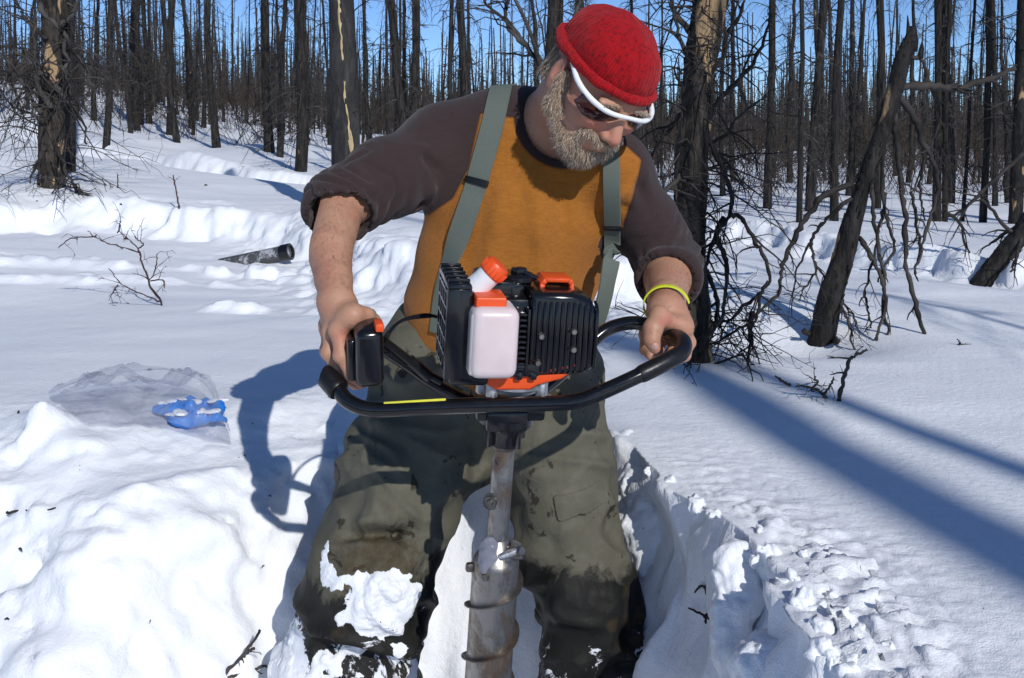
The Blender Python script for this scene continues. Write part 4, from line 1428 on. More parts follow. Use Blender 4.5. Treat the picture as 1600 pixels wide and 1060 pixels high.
mb.prism([(-0.01, -0.012), (0.012, -0.010), (0.010, 0.014), (-0.004, 0.018)], 0.004, mat4(on_axis(850) + np.array([0.026, -0.018, 0]), nrm(np.array([0.9, -0.3, 0])), np.array([0, 0, 1.0]), nrm(np.array([-0.3, -0.9, 0]))), 0.001, 1)
part(mb, "ear_plate", M_RUSTY, barrel)
F = Field(on_axis(856) - 0.05, on_axis(856) + 0.05, 0.0025)
tw0, tw1 = on_axis(842) + np.array([-0.010, -0.012, 0]), on_axis(874) + np.array([-0.012, -0.018, 0])
F.add(econe(tw0, tw1, 0.013, 0.010, 0.015, 0.011, (1, 0, 0)), 0.004)
V, Q = F.skin(1)
V = V + normals(V, Q) * (0.0035 * (1 - 2 * np.abs(noise3(V * np.array([60, 60, 25]), 5))) + 0.002 * noise3(V * 120, 6))[:, None]
n_tape = NT("milky_tape")
n_tape.set(Base_Color=(0.22, 0.22, 0.26), Roughness=0.3, Alpha=0.85, Specular_IOR_Level=0.6)
link("tape_wrap", make_mesh("tape_wrap", V, Q, None, None, n_tape.m), barrel)

# handlebar loop
RB = 0.0108
bar_pts = [(526, 606, 1.385), (545, 628, 1.375), (582, 640, 1.37), (660, 637, 1.37), (760, 633, 1.37), (850, 631, 1.37), (903, 627, 1.37), (945, 611, 1.375), (1000, 586, 1.385),
           (1042, 565, 1.40), (1064, 551, 1.42), (1067, 535, 1.45), (1050, 523, 1.50), (1020, 510, 1.535), (985, 505, 1.55), (946, 517, 1.55), (908, 551, 1.53), (868, 592, 1.50), (820, 628, 1.44)]
BAR = np.array([px(*q) for q in bar_pts])
S = spline(BAR, 150)
mb = MB()
mb.tube(S, RB, 20)
bar = part(mb, "handlebar", M_PAINT)
mb = MB()
i0 = 88
seg = S[66:98]
mb.tube(seg, np.concatenate([[RB * 1.05], np.full(len(seg) - 2, RB * 1.16), [RB * 1.05]]), 20)
part(mb, "grip_sleeve", M_RUBBER, bar)
mb = MB()
e = np.array([px(506, 588, 1.40), px(511, 590, 1.398), px(520, 600, 1.39), px(530, 611, 1.382)])
mb.tube(spline(e, 14), [0.010] + [0.0160] * 11 + [0.0168, 0.0150], 22)
part(mb, "end_cap", M_RUBBER, bar)
mb = MB()
mb.box((0.086, 0.003, 0.0035), mat4(px(648, 627.5, 1.366), nrm(px(700, 624, 1.366) - px(600, 630, 1.366)), (0, 1, 0), (0, 0, 1)), 0.0008, 1)
part(mb, "yellow_stripe", M_YELLOW, bar)
# left rear arm, its cable sleeve and the throttle grip
mb = MB()
lp = spline(np.array([px(*q) for q in [(780, 640, 1.46), (720, 622, 1.49), (672, 596, 1.48), (636, 570, 1.45), (602, 548, 1.42), (585, 540, 1.41)]]), 50)
mb.tube(lp, 0.0095, 18)
arm = part(mb, "throttle_arm", M_PAINT)
mb = MB()
mb.tube(spline(np.array([px(*q) for q in [(690, 597, 1.46), (664, 582, 1.455), (630, 556, 1.43), (600, 533, 1.41)]]), 26), 0.0062, 12)
mb.tube(spline(np.array([px(*q) for q in [(672, 590, 1.455), (655, 575, 1.45), (640, 563, 1.44)]]), 12), 0.0085, 12)
part(mb, "cable_sleeve", M_RUBBER, arm)
for pts in ([(604, 532, 1.42), (612, 515, 1.43), (630, 500, 1.46), (665, 492, 1.49), (690, 498, 1.50)], [(600, 528, 1.42), (618, 508, 1.44), (640, 498, 1.47), (680, 494, 1.50)]):
    mb = MB()
    mb.tube(spline(np.array([px(*q) for q in pts]), 24), 0.0024, 8)
    part(mb, "throttle_cable", M_RUBBER, arm)
gm = mat4(px(574, 547, 1.385), nrm(np.array([1, 0.25, 0.02])), nrm(np.array([-0.25, 1, 0.12])), nrm(np.cross(np.array([1, 0.25, 0.02]), np.array([-0.25, 1, 0.12]))))
mb = MB()
mb.box((0.040, 0.085, 0.082), gm, 0.012, 4, 0, (0.94, 1.0))
mb.box((0.034, 0.06, 0.070), gm @ mat4((0.004, 0.05, 0.004)), 0.010, 3)
grip = part(mb, "throttle_grip", M_BLACK, None, 60)
mb = MB()
mb.box((0.012, 0.028, 0.012), gm @ mat4((0.013, -0.030, 0.044)), 0.003)
part(mb, "stop_switch", M_ORANGE, grip)
mb = MB()
mb.box((0.014, 0.05, 0.060), gm @ mat4((-0.022, 0.006, -0.008)), 0.005, 3)
part(mb, "throttle_trigger", M_BLACK, grip)
# ================================================================== the man
def skin_material():
    n = NT("skin")
    c = n.coord()
    red = n.ramp(n.noise(16, 4, 0.6, c), [(0.4, 0.0), (0.7, 1.0)])
    col = n.mix(n.math('MULTIPLY', red, 0.55), (0.47, 0.255, 0.160), (0.42, 0.165, 0.105))
    fr = n.ramp(n.noise(150, 3, 0.6, c), [(0.58, 0.0), (0.72, 0.45)])
    col = n.mix(fr, col, (0.26, 0.13, 0.085))
    dirt = n.ramp(n.noise(30, 5, 0.7, c), [(0.62, 0.0), (0.78, 0.5)])
    col = n.mix(n.math('MULTIPLY', dirt, n.attr("grime")), col, (0.16, 0.075, 0.05))
    col = n.mix(n.attr("blush"), col, (0.50, 0.14, 0.10))
    n.set(Base_Color=col, Roughness=0.5, Specular_IOR_Level=0.4, Subsurface_Weight=0.12, Subsurface_Scale=0.01)
    n.b.inputs['Subsurface Radius'].default_value = (1.0, 0.35, 0.2)
    h = n.math('ADD', n.noise(260, 3, 0.6, c), n.math('MULTIPLY', n.noise(70, 4, 0.6, c), 0.8))
    n.bump(h, 0.30, 0.003)
    return n.m
M_SKIN = skin_material()
def shirt_material():
    n = NT("wool_shirt")
    c = n.coord()
    hv = n.noise(150, 3, 0.7, n.coord('Object', (0.35, 1, 1.6)))
    org = n.mix(hv, (0.22, 0.074, 0.010), (0.45, 0.170, 0.028))
    drk = n.mix(hv, (0.032, 0.020, 0.019), (0.054, 0.035, 0.034))
    pa = n.attr("panel")
    col = n.mix(n.ramp(n.math('ADD', n.math('MULTIPLY', pa, 10.0), 0.5), [(0.49, 0.0), (0.51, 1.0)]), drk, org)
    seam = n.math('MULTIPLY', n.ramp(n.math('ABSOLUTE', pa), [(0.0012, 1.0), (0.0030, 0.0)]), 0.6)
    col = n.mix(seam, col, (0.03, 0.015, 0.012))
    lint = n.ramp(n.voronoi(55, c), [(0.015, 1.0), (0.03, 0.0)])
    col = n.mix(n.math('MULTIPLY', lint, 0.35), col, (0.4, 0.36, 0.34))
    n.set(Base_Color=col, Roughness=0.9, Specular_IOR_Level=0.15, Sheen_Weight=0.12)
    h = n.math('ADD', n.noise(420, 2, 0.6, c), n.math('ADD', n.math('MULTIPLY', n.noise(11, 4, 0.5, n.coord('Object', (1.6, 1, 0.7)), 0.8), 2.6), n.math('MULTIPLY', seam, -1.0)))
    n.bump(h, 0.35, 0.006)
    return n.m
M_SHIRT = shirt_material()
def trouser_material():
    n = NT("muddy_olive_canvas")
    c = n.coord()
    base = n.mix(n.noise(9, 5, 0.6, c), (0.086, 0.080, 0.056), (0.132, 0.124, 0.090))
    base = n.mix(n.ramp(n.noise(26, 5, 0.65, c), [(0.5, 0.0), (0.75, 0.55)]), base, (0.175, 0.163, 0.128))
    spot = n.ramp(n.noise(19, 4, 0.6, c, 0.5), [(0.615, 0.0), (0.64, 1.0)])
    base = n.mix(n.math('MULTIPLY', spot, 0.85), base, (0.028, 0.022, 0.014))
    mud = n.ramp(n.math('ADD', n.attr("mud"), n.math('MULTIPLY', n.noise(14, 6, 0.72, c, 0.6), 1.1)), [(0.76, 0.0), (0.92, 1.0)])
    base = n.mix(n.math('MULTIPLY', mud, n.ramp(n.noise(45, 5, 0.7, c), [(0.35, 0.35), (0.65, 0.85)])), base, n.mix(n.noise(18, 4, 0.6, c), (0.022, 0.016, 0.009), (0.080, 0.050, 0.018)))
    wet = n.ramp(n.math('ADD', n.attr("wet"), n.math('MULTIPLY', n.noise(8, 6, 0.72, c, 0.4), 1.0)), [(0.83, 0.0), (0.93, 1.0)])
    dark = n.mix(n.noise(20, 5, 0.6, c), (0.006, 0.006, 0.006), (0.018, 0.017, 0.013))
    base = n.mix(wet, base, dark)
    olive = n.ramp(n.noise(7, 4, 0.6, c), [(0.58, 0.0), (0.66, 1.0)])
    base = n.mix(n.math('MULTIPLY', n.math('MULTIPLY', wet, olive), 0.45), base, (0.08, 0.052, 0.018))
    sn = n.ramp(n.math('ADD', n.math('MULTIPLY', n.attr("snowy"), 0.55), n.math('MULTIPLY', n.noise(24, 6, 0.72, c, 0.6), 1.0)), [(0.79, 0.0), (0.83, 1.0)])
    base = n.mix(sn, base, (0.82, 0.84, 0.87))
    n.set(Base_Color=base, Roughness=n.mix(wet, (0.85, 0.85, 0.85), (0.62, 0.62, 0.62)), Specular_IOR_Level=0.25)
    h = n.math('ADD', n.math('MULTIPLY', n.noise(420, 2, 0.6, c), 0.25), n.math('ADD', n.math('MULTIPLY', n.noise(10, 5, 0.45, c, 1.0), 3.4), n.math('MULTIPLY', sn, 1.5)))
    n.bump(h, 0.45, 0.007)
    return n.m
M_TROUSER = trouser_material()
def simple(name, col, rough=0.6, var=0.3, sc=60, bump=0.1, spec=0.4, **kw):
    n = NT(name)
    n.set(Base_Color=n.mix(n.noise(sc, 4, 0.6, n.coord()), tuple(q * (1 - var) for q in col), tuple(min(1, q * (1 + var)) for q in col)), Roughness=rough, Specular_IOR_Level=spec, **kw)
    if bump: n.bump(n.noise(sc * 3, 3, 0.6, n.coord()), bump, 0.003)
    return n.m
M_STRAP = simple("grey_green_webbing", (0.115, 0.135, 0.112), 0.8, 0.15, 300, 0.3)
M_BUCKLE = simple("black_buckle", (0.010, 0.010, 0.010), 0.35, 0.2, 80, 0.05)
M_WHITEF = simple("white_frame", (0.82, 0.82, 0.82), 0.3, 0.04, 80, 0.0)
M_LENS = NT("dark_lens").set(Base_Color=(0.012, 0.008, 0.012), Roughness=0.05, Specular_IOR_Level=0.9, Coat_Weight=1.0, Coat_Roughness=0.02).m
M_ROSE = NT("rose_lens_edge").set(Base_Color=(0.030, 0.006, 0.010), Roughness=0.05, Specular_IOR_Level=0.7, Alpha=0.72).m
M_BAND = simple("yellow_wristband", (0.62, 0.66, 0.03), 0.5, 0.2, 120, 0.1)
M_BOOT = simple("black_boot", (0.014, 0.013, 0.012), 0.5, 0.4, 40, 0.3)

def P_(u, v, y): return px(u, v, y)
feet_c = (float(px(745, 600, 1.75)[0]), 1.74, FLOOR_Z)
man = empty("person", feet_c, "bearded man in red knit hat, orange shirt and muddy olive trousers bending over an auger", "person")

# joints
S_R, E_R, W_R = P_(690, 236, 1.82), P_(532, 320, 1.64), P_(526, 470, 1.43)
M_R = P_(515, 392, 1.53)
S_L, E_L, W_L = P_(957, 262, 1.76), P_(1044, 408, 1.82), P_(1041, 484, 1.545)
NECK0 = P_(862, 205, 1.80)
HIPC = P_(758, 560, 1.90)
HIP_R, HIP_L = P_(683, 592, 1.885), P_(845, 592, 1.885)
KN_R, KN_L = P_(579, 905, 1.71), P_(902, 905, 1.75)
AN_R = P_(508, 1175, 1.76); AN_L = P_(958, 1175, 1.82)

# ---- head frame: looking down and to the picture's right
def rot(a, b, t):
    return a * math.cos(t) + b * math.sin(t), b * math.cos(t) - a * math.sin(t)
yw, pt_, rl = R_(29), R_(44), R_(13)
hf = np.array([math.sin(yw) * math.cos(pt_), -math.cos(yw) * math.cos(pt_), -math.sin(pt_)])
hu = np.array([math.sin(yw) * math.sin(pt_), -math.cos(yw) * math.sin(pt_), math.cos(pt_)])
hl = np.array([math.cos(yw), math.sin(yw), 0])
hu, hl = rot(hu, hl, rl)
HC = P_(945, 110, 1.63)
def H(l, f, u): return HC + hl * l + hf * f + hu * u
HA = dict(X=hl, Y=hf, Z=hu)

# ---- body: head, neck, trunk, arms and hands as one skin
def head_field(F):
    F.add(ell(H(0, -0.008, 0.010), (0.0700, 0.090, 0.074), **HA), 0.02)        # skull
    F.add(ell(H(0, 0.038, -0.045), (0.060, 0.058, 0.075), **HA), 0.02)         # face
    F.add(ell(H(0, 0.052, -0.092), (0.044, 0.040, 0.036), **HA), 0.02)         # jaw and chin
    for s in (-1, 1):
        F.add(cone(H(s * 0.056, -0.005, -0.055), H(s * 0.030, 0.060, -0.098), 0.018, 0.016), 0.02)
        F.add(ell(H(s * 0.036, 0.074, -0.042), (0.022, 0.017, 0.018), **HA), 0.014)   # cheek
        F.add(ell(H(s * 0.028, 0.082, -0.006), (0.026, 0.012, 0.009), **HA), 0.010)   # brow
        F.cut(ell(H(s * 0.031, 0.096, -0.020), (0.017, 0.012, 0.010), **HA), 0.010)   # eye socket
        F.add(ell(H(s * 0.031, 0.078, -0.021), (0.013, 0.012, 0.011), **HA), 0.004)   # eyeball under lid
        # ear
        F.add(ell(H(s * 0.074, -0.012, -0.030), (0.008, 0.018, 0.030), X=nrm(hl + 0.35 * s * -hf), Y=hf, Z=hu), 0.006)
        F.cut(ell(H(s * 0.083, -0.006, -0.026), (0.006, 0.009, 0.016), **HA), 0.004)
        F.add(ell(H(s * 0.074, -0.004, -0.056), (0.006, 0.008, 0.010), **HA), 0.005)
    F.add(cone(H(0, 0.088, -0.018), H(0, 0.110, -0.052), 0.008, 0.0115), 0.010)        # nose
    for s in (-1, 1):
        F.add(ell(H(s * 0.011, 0.100, -0.056), (0.0085, 0.010, 0.008), **HA), 0.005)
    F.add(ell(H(0, 0.088, -0.075), (0.024, 0.010, 0.006), **HA), 0.006)                # lips
    F.add(ell(H(0, 0.086, -0.086), (0.021, 0.010, 0.006), **HA), 0.006)
    F.add(cone(H(0, -0.022, -0.060), NECK0 + (H(0, -0.022, -0.060) - NECK0) * 0.2, 0.058, 0.063), 0.03)
    F.add(cone(NECK0, NECK0 + np.array([0, 0.05, -0.12]), 0.07, 0.09), 0.03)

# right hand (picture left) closed over the throttle grip, left hand (picture right) round the rear bar
def finger(F, pts, rad, k=0.004):
    chain(F, pts, rad, k)
HY = 1.395
RH = [  # index, middle, ring, little: knuckle, first joint, second joint, tip
    [(529, 517, HY - 0.002), (534, 556, HY - 0.012), (549, 586, HY - 0.010), (566, 600, HY + 0.002)],
    [(519, 519, HY + 0.020), (515, 551, HY + 0.012), (533, 588, HY + 0.012), (556, 602, HY + 0.020)],
    [(514, 515, HY + 0.042), (512, 548, HY + 0.036), (532, 584, HY + 0.036), (554, 594, HY + 0.040)],
    [(513, 509, HY + 0.062), (516, 538, HY + 0.058), (534, 566, HY + 0.058), (552, 576, HY + 0.060)]]
def right_arm(F):
    d = W_R - E_R
    F.add(econe(S_R, E_R, 0.050, 0.050, 0.046, 0.044, (0, 1, 0)), 0.02)
    F.add(cone(E_R, M_R, 0.0395, 0.0345), 0.008)
    F.add(cone(M_R, M_R + (W_R - M_R) * 0.6, 0.0345, 0.0272), 0.006)
    F.add(cone(M_R + (W_R - M_R) * 0.6, W_R, 0.0272, 0.0245), 0.006)
    palm = [px(*f[0]) for f in RH]
    for i, p in enumerate(palm):
        F.add(econe(W_R + np.array([0.010 - 0.008 * i, 0, -0.002]), p + np.array([0.004, 0, 0.006]), 0.0135, 0.0120, 0.0120, 0.0110, (0, 1, 0)), 0.014)
    F.add(ell((W_R + palm[1]) / 2 + np.array([0.008, 0.004, 0.0]), (0.024, 0.030, 0.030)), 0.012)
    for q, f in enumerate(RH):
        r = [(0.0118, 0.0102, 0.0090, 0.0072), (0.0120, 0.0104, 0.0090, 0.0074), (0.0112, 0.0098, 0.0086, 0.0070), (0.0098, 0.0086, 0.0076, 0.0064)][q]
        pts = [px(*p) for p in f]
        chain(F, pts, r, 0.0045)
        F.add(ell(pts[0] + np.array([-0.003, -0.002, 0.002]), (0.0118, 0.0112, 0.0118)), 0.006)      # knuckle
        F.add(ell(pts[1] + np.array([-0.002, 0, 0]), (r[1] * 1.06,) * 3), 0.004)
    th = [W_R + np.array([0.016, -0.006, -0.008]), px(553, 492, HY - 0.005), px(572, 493, HY + 0.010), px(586, 500, HY + 0.028)]
    chain(F, th, [0.0155, 0.0130, 0.0105, 0.0085], 0.008)
    F.add(ell(px(545, 496, HY + 0.0), (0.018, 0.018, 0.016)), 0.012)
LHY = 1.50
def left_arm(F):
    d = W_L - E_L
    F.add(econe(S_L, E_L, 0.050, 0.050, 0.047, 0.045, (0, 1, 0)), 0.02)
    F.add(cone(E_L, E_L + d * 0.4, 0.042, 0.0405), 0.008)
    F.add(cone(E_L + d * 0.4, E_L + d * 0.82, 0.0405, 0.0300), 0.006)
    F.add(cone(E_L + d * 0.82, W_L, 0.0300, 0.0260), 0.006)
    # back of the hand and heel
    F.add(econe(W_L, px(1050, 508, LHY + 0.018), 0.027, 0.021, 0.031, 0.016, (1, 0, 0)), 0.014)
    F.add(econe(W_L + np.array([0.012, 0, -0.004]), px(1068, 512, LHY + 0.012), 0.016, 0.015, 0.0135, 0.0125, (1, 0, 0)), 0.012)
    # fingers: over the far side of the bar, under it, tips coming back towards the camera
    LF = [[(1026, 506, LHY + 0.052), (1010, 522, LHY + 0.060), (1009, 546, LHY + 0.042), (1017, 556, LHY + 0.014)],
          [(1042, 508, LHY + 0.046), (1032, 530, LHY + 0.060), (1026, 554, LHY + 0.040), (1030, 558, LHY + 0.010)],
          [(1057, 510, LHY + 0.034), (1056, 536, LHY + 0.050), (1048, 560, LHY + 0.030), (1044, 562, LHY + 0.002)],
          [(1069, 513, LHY + 0.014), (1076, 535, LHY + 0.022), (1070, 556, LHY + 0.004), (1062, 562, LHY - 0.016)]]
    for q, f in enumerate(LF):
        r = [(0.0120, 0.0108, 0.0095, 0.0078), (0.0122, 0.0108, 0.0095, 0.0080), (0.0116, 0.0104, 0.0092, 0.0076), (0.0110, 0.0100, 0.0088, 0.0070)][q]
        pts = [px(*p) for p in f]
        F.add(cone(W_L + np.array([-0.012 + 0.009 * q, 0.006, -0.004]), pts[0], 0.016, r[0] * 1.05), 0.010)
        chain(F, pts, r, 0.0045)
        F.add(ell(pts[1], (r[1] * 1.08,) * 3), 0.004)
    th = [px(1030, 494, LHY - 0.004), px(1021, 513, LHY - 0.026), px(1018, 531, LHY - 0.034), px(1023, 544, LHY - 0.036)]
    chain(F, th, [0.0165, 0.0128, 0.0112, 0.0088], 0.008)
    F.add(ell(px(1019, 515, LHY - 0.026), (0.0135, 0.0125, 0.0135)), 0.006)
    F.add(cone(px(1032, 500, LHY - 0.004), px(1058, 506, LHY + 0.006), 0.012, 0.011), 0.010)   # web between thumb and finger
def lohi(pts, pad):
    pts = np.array(pts)
    return pts.min(0) - pad, pts.max(0) + pad

BV, BQ, off = [], [], 0
for lo, hi, res, fn in (
        (*lohi([HC, NECK0], 0.155), 0.0026, head_field),
        (*lohi([E_R + (S_R - E_R) * 0.35, W_R, px(512, 600, 1.36), px(590, 600, 1.47)], 0.055), 0.0019, right_arm),
        (*lohi([E_L + (S_L - E_L) * 0.35, W_L, px(1005, 565, 1.45), px(1080, 560, 1.6)], 0.055), 0.0019, left_arm)):
    F = Field(lo, hi, res)
    fn(F)
    v, q = largest(*F.skin(2))
    BV.append(v); BQ.append(q + off); off += len(v)
def trunk_field(F):
    F.add(econe(P_(845, 215, 1.83), P_(800, 380, 1.85), 0.165, 0.085, 0.135, 0.095, (1, 0, 0)), 0.04)
    F.add(econe(P_(800, 380, 1.85), HIPC, 0.135, 0.095, 0.145, 0.095, (1, 0, 0)), 0.04)
    F.add(cone(NECK0 + np.array([0, 0.03, -0.05]), S_R, 0.055, 0.048), 0.04)
    F.add(cone(NECK0 + np.array([0, 0.03, -0.05]), S_L, 0.055, 0.048), 0.04)
    F.add(cone(S_R, S_R + (E_R - S_R) * 0.8, 0.045, 0.054), 0.03)
    F.add(cone(S_L, S_L + (E_L - S_L) * 0.8, 0.045, 0.054), 0.03)
    for a, b, c in ((HIP_R, KN_R, AN_R), (HIP_L, KN_L, AN_L)):
        F.add(cone(a, b, 0.075, 0.050), 0.03)
        F.add(cone(b, c, 0.050, 0.036), 0.03)
F = Field(*lohi([S_R, S_L, NECK0, E_R, E_L, HIPC, AN_R, AN_L], 0.12), 0.009)
trunk_field(F)
v, q = largest(*F.skin(1))
BV.append(v); BQ.append(q + off)
BV, BQ = np.vstack(BV), np.vstack(BQ)
me = make_mesh("body", BV, BQ, None, None, M_SKIN)
near_hand = np.exp(-(np.linalg.norm(BV - px(535, 560, HY), axis=1) / 0.06) ** 2) + np.exp(-(np.linalg.norm(BV - px(1040, 530, LHY), axis=1) / 0.055) ** 2)
attr(me, "grime", np.clip(near_hand * 1.3, 0, 1))
bl = 0.0
for c_, s_, a_ in ((px(1050, 500, LHY - 0.02), 0.014, 0.7), (px(1033, 505, LHY - 0.03), 0.008, 0.5), (px(535, 525, HY - 0.01), 0.016, 0.5), (px(566, 602, HY), 0.010, 0.8), (H(-0.04, 0.085, -0.045), 0.022, 0.6), (H(0.0, 0.115, -0.052), 0.016, 0.45), (H(0.04, 0.085, -0.045), 0.022, 0.6), (H(-0.078, 0, -0.03), 0.03, 0.4)):
    bl = bl + a_ * np.exp(-(np.linalg.norm(BV - c_, axis=1) / s_) ** 2)
attr(me, "blush", np.clip(bl, 0, 0.85))
body = link("body", me, man)

# finger nails that show
def nail(p, n, t, w, l):
    mb = MB()
    n, t = nrm(n), nrm(t)
    s = np.cross(n, t)
    g = []
    for i in np.linspace(-1, 1, 7):
        for j in np.linspace(-1, 1, 5):
            k = 1 - 0.35 * max(0, i) ** 2
            g.append(p + t * l * i + s * w * j * k + n * (0.0012 - 0.0028 * j * j - 0.0012 * i * i))
    idx = np.arange(35).reshape(7, 5)
    Q = np.stack([idx[:-1, :-1], idx[1:, :-1], idx[1:, 1:], idx[:-1, 1:]], -1).reshape(-1, 4)
    mb.add(g, Q)
    mb.build("fingernail", M_NAIL, body, 180)
M_NAIL = simple("nail", (0.52, 0.30, 0.25), 0.28, 0.1, 90, 0.0, 0.5)
tp, t0 = px(1022, 539, LHY - 0.035), px(1018, 529, LHY - 0.034)
nail(tp + np.array([-0.001, -0.0112, 0.001]), (-0.1, -1, 0.1), tp - t0, 0.0058, 0.0062)

# ---- shirt
def shirt_field(F):
    T0, T1, T2, T3 = P_(842, 225, 1.825), P_(818, 330, 1.83), P_(792, 420, 1.845), P_(772, 500, 1.865)
    F.add(econe(T0, T1, 0.170, 0.098, 0.170, 0.118, (1, 0.03, -0.08)), 0.03)
    F.add(econe(T1, T2, 0.170, 0.118, 0.166, 0.128, (1, 0.03, -0.05)), 0.03)
    F.add(econe(T2, T3, 0.166, 0.128, 0.174, 0.132, (1, 0, 0)), 0.03)
    F.add(econe(T3, T3 + np.array([-0.008, 0.005, -0.03]), 0.178, 0.136, 0.168, 0.126, (1, 0, 0)), 0.02)
    # yoke and shoulders
    F.add(cone(NECK0 + np.array([-0.02, 0.02, -0.055]), S_R + np.array([0, 0, -0.004]), 0.066, 0.066), 0.05)
    F.add(cone(NECK0 + np.array([0.02, 0.02, -0.065]), S_L + np.array([0, 0, -0.004]), 0.062, 0.054), 0.05)
    # sleeves
    d = E_R - S_R
    f = nrm(W_R - E_R)
    F.add(econe(S_R, S_R + d * 0.55, 0.074, 0.076, 0.062, 0.064, (0, 1, 0)), 0.04)
    F.add(econe(S_R + d * 0.55, E_R, 0.062, 0.066, 0.058, 0.056, (0, 1, 0)), 0.03)
    F.add(econe(E_R, E_R + f * 0.018, 0.056, 0.054, 0.056, 0.052, (1, 0, 0)), 0.02)
    d = E_L - S_L
    f2 = nrm(W_L - E_L)
    F.add(econe(S_L, S_L + d * 0.6, 0.062, 0.058, 0.062, 0.056, (0, 1, 0)), 0.04)
    F.add(econe(S_L + d * 0.6, E_L, 0.062, 0.056, 0.062, 0.056, (0, 1, 0)), 0.03)
    F.add(econe(E_L, E_L + f2 * 0.108, 0.056, 0.056, 0.055, 0.053, (1, 0, 0)), 0.02)
    # open neck
    ax = nrm(H(0, -0.022, -0.06) - NECK0)
    F.cut(cone(NECK0 + ax * 0.012 + np.array([0.006, -0.016, 0.0]), NECK0 + ax * 0.14 + np.array([0.012, -0.03, 0]), 0.067, 0.09), 0.008)
    # open cuffs
    F.cut(econe(E_R + f * 0.030, E_R + f * 0.10, 0.052, 0.049, 0.054, 0.050, (1, 0, 0)), 0.004)
    F.cut(econe(E_L + f2 * 0.138, E_L + f2 * 0.22, 0.053, 0.050, 0.055, 0.05, (1, 0, 0)), 0.004)
F = Field(*lohi([S_R, S_L, E_R, E_L, P_(772, 540, 1.87)], 0.155), 0.0048)
shirt_field(F)
SV, SQ = F.skin(2)
SN = normals(SV, SQ)
def along(V, a, b):
    e = b - a
    return ((V - a) @ e) / (e @ e)
def dist_seg(V, a, b):
    e = b - a
    t = np.clip(((V - a) @ e) / (e @ e), 0, 1)
    return np.linalg.norm(V - a - t[:, None] * e, axis=1)
dr, dl = dist_seg(SV, S_R, E_R), dist_seg(SV, S_L, E_L)
tr, tl = along(SV, S_R, E_R), along(SV, S_L, E_L)
arm_r = sstep(0.13, 0.085, dr) * sstep(0.0, 0.35, tr)
arm_l = sstep(0.12, 0.08, dl) * sstep(0.0, 0.4, tl)
disp = np.zeros(len(SV))
# bunched rings near the cuffs
def rings(t, n_, seed, a):
    ph = n_ * t + 0.9 * noise3(SV * 16, seed) + 0.5 * noise3(SV * 34, seed + 1)
    return a * (np.abs(np.sin(ph * math.pi)) ** 0.8 - 0.55)
disp += arm_r * sstep(0.45, 0.95, tr) * rings(tr, 7.5, 301, 0.0105)
disp += arm_l * sstep(0.35, 0.9, tl) * rings(tl, 6.0, 305, 0.0095)
disp += arm_r * (1 - sstep(0.5, 0.95, tr)) * 0.006 * noise3(SV @ np.array([[14, 3, 3], [4, 10, 2], [10, 2, 12]]).T * 1.0, 307)
# long soft folds drawn from the shoulders and arm pits to the middle
torso = (1 - arm_r) * (1 - arm_l)
fold = 1 - 2 * np.abs(noise3(SV * np.array([15.0, 6.0, 3.2]) + 0.6 * noise3(SV * 5, 310)[:, None], 309))
disp += torso * 0.0065 * fold * sstep(0.60, 0.45, SV[:, 2])
disp += torso * 0.0075 * noise3(SV * np.array([7.0, 5.0, 4.0]), 311)
def crease(p, q, w, a, seed=0):
    """one drawn fold, a ridge of height a and width w from p to q on the front"""
    global disp
    dd = dist_seg(SV + 0.008 * np.stack([noise3(SV * 12, 400 + seed + i) for i in range(3)], -1), np.asarray(p), np.asarray(q))
    disp = disp + a * np.exp(-(dd / w) ** 2)
ap_r, ap_l = P_(690, 320, 1.74), P_(965, 330, 1.70)
for (a_, b_), w_, h_ in (
        (((668, 250), (735, 300)), 0.012, -0.008), (((660, 285), (720, 345)), 0.012, 0.008), (((650, 310), (700, 372)), 0.010, -0.009),
        (((968, 300), (915, 350)), 0.012, 0.008), (((975, 330), (930, 392)), 0.010, -0.008),
        (((830, 280), (845, 420)), 0.018, 0.006), (((868, 290), (888, 430)), 0.014, -0.005), (((790, 300), (760, 440)), 0.02, 0.005), (((905, 300), (930, 400)), 0.014, 0.006),
        (((735, 350), (690, 470)), 0.014, 0.007), (((640, 470), (690, 500)), 0.012, 0.014), (((650, 440), (700, 470)), 0.010, -0.008), (((628, 490), (665, 508)), 0.010, 0.012),
        (((720, 180), (690, 250)), 0.018, 0.005), (((600, 250), (660, 235)), 0.010, 0.006), (((590, 275), (640, 290)), 0.010, -0.007), (((1000, 290), (1030, 350)), 0.012, -0.007), (((1015, 270), (1050, 350)), 0.012, 0.006)):
    crease(P_(*a_, 1.71), P_(*b_, 1.71), w_, h_ * 1.5, int(w_ * 1000 + a_[0]))
# hem: blouses out, then tucks in
SV = SV + SN * disp[:, None]
SV = smooth(SV, SQ, 1, 0.35)
me = make_mesh("shirt", SV, SQ, None, None, M_SHIRT)
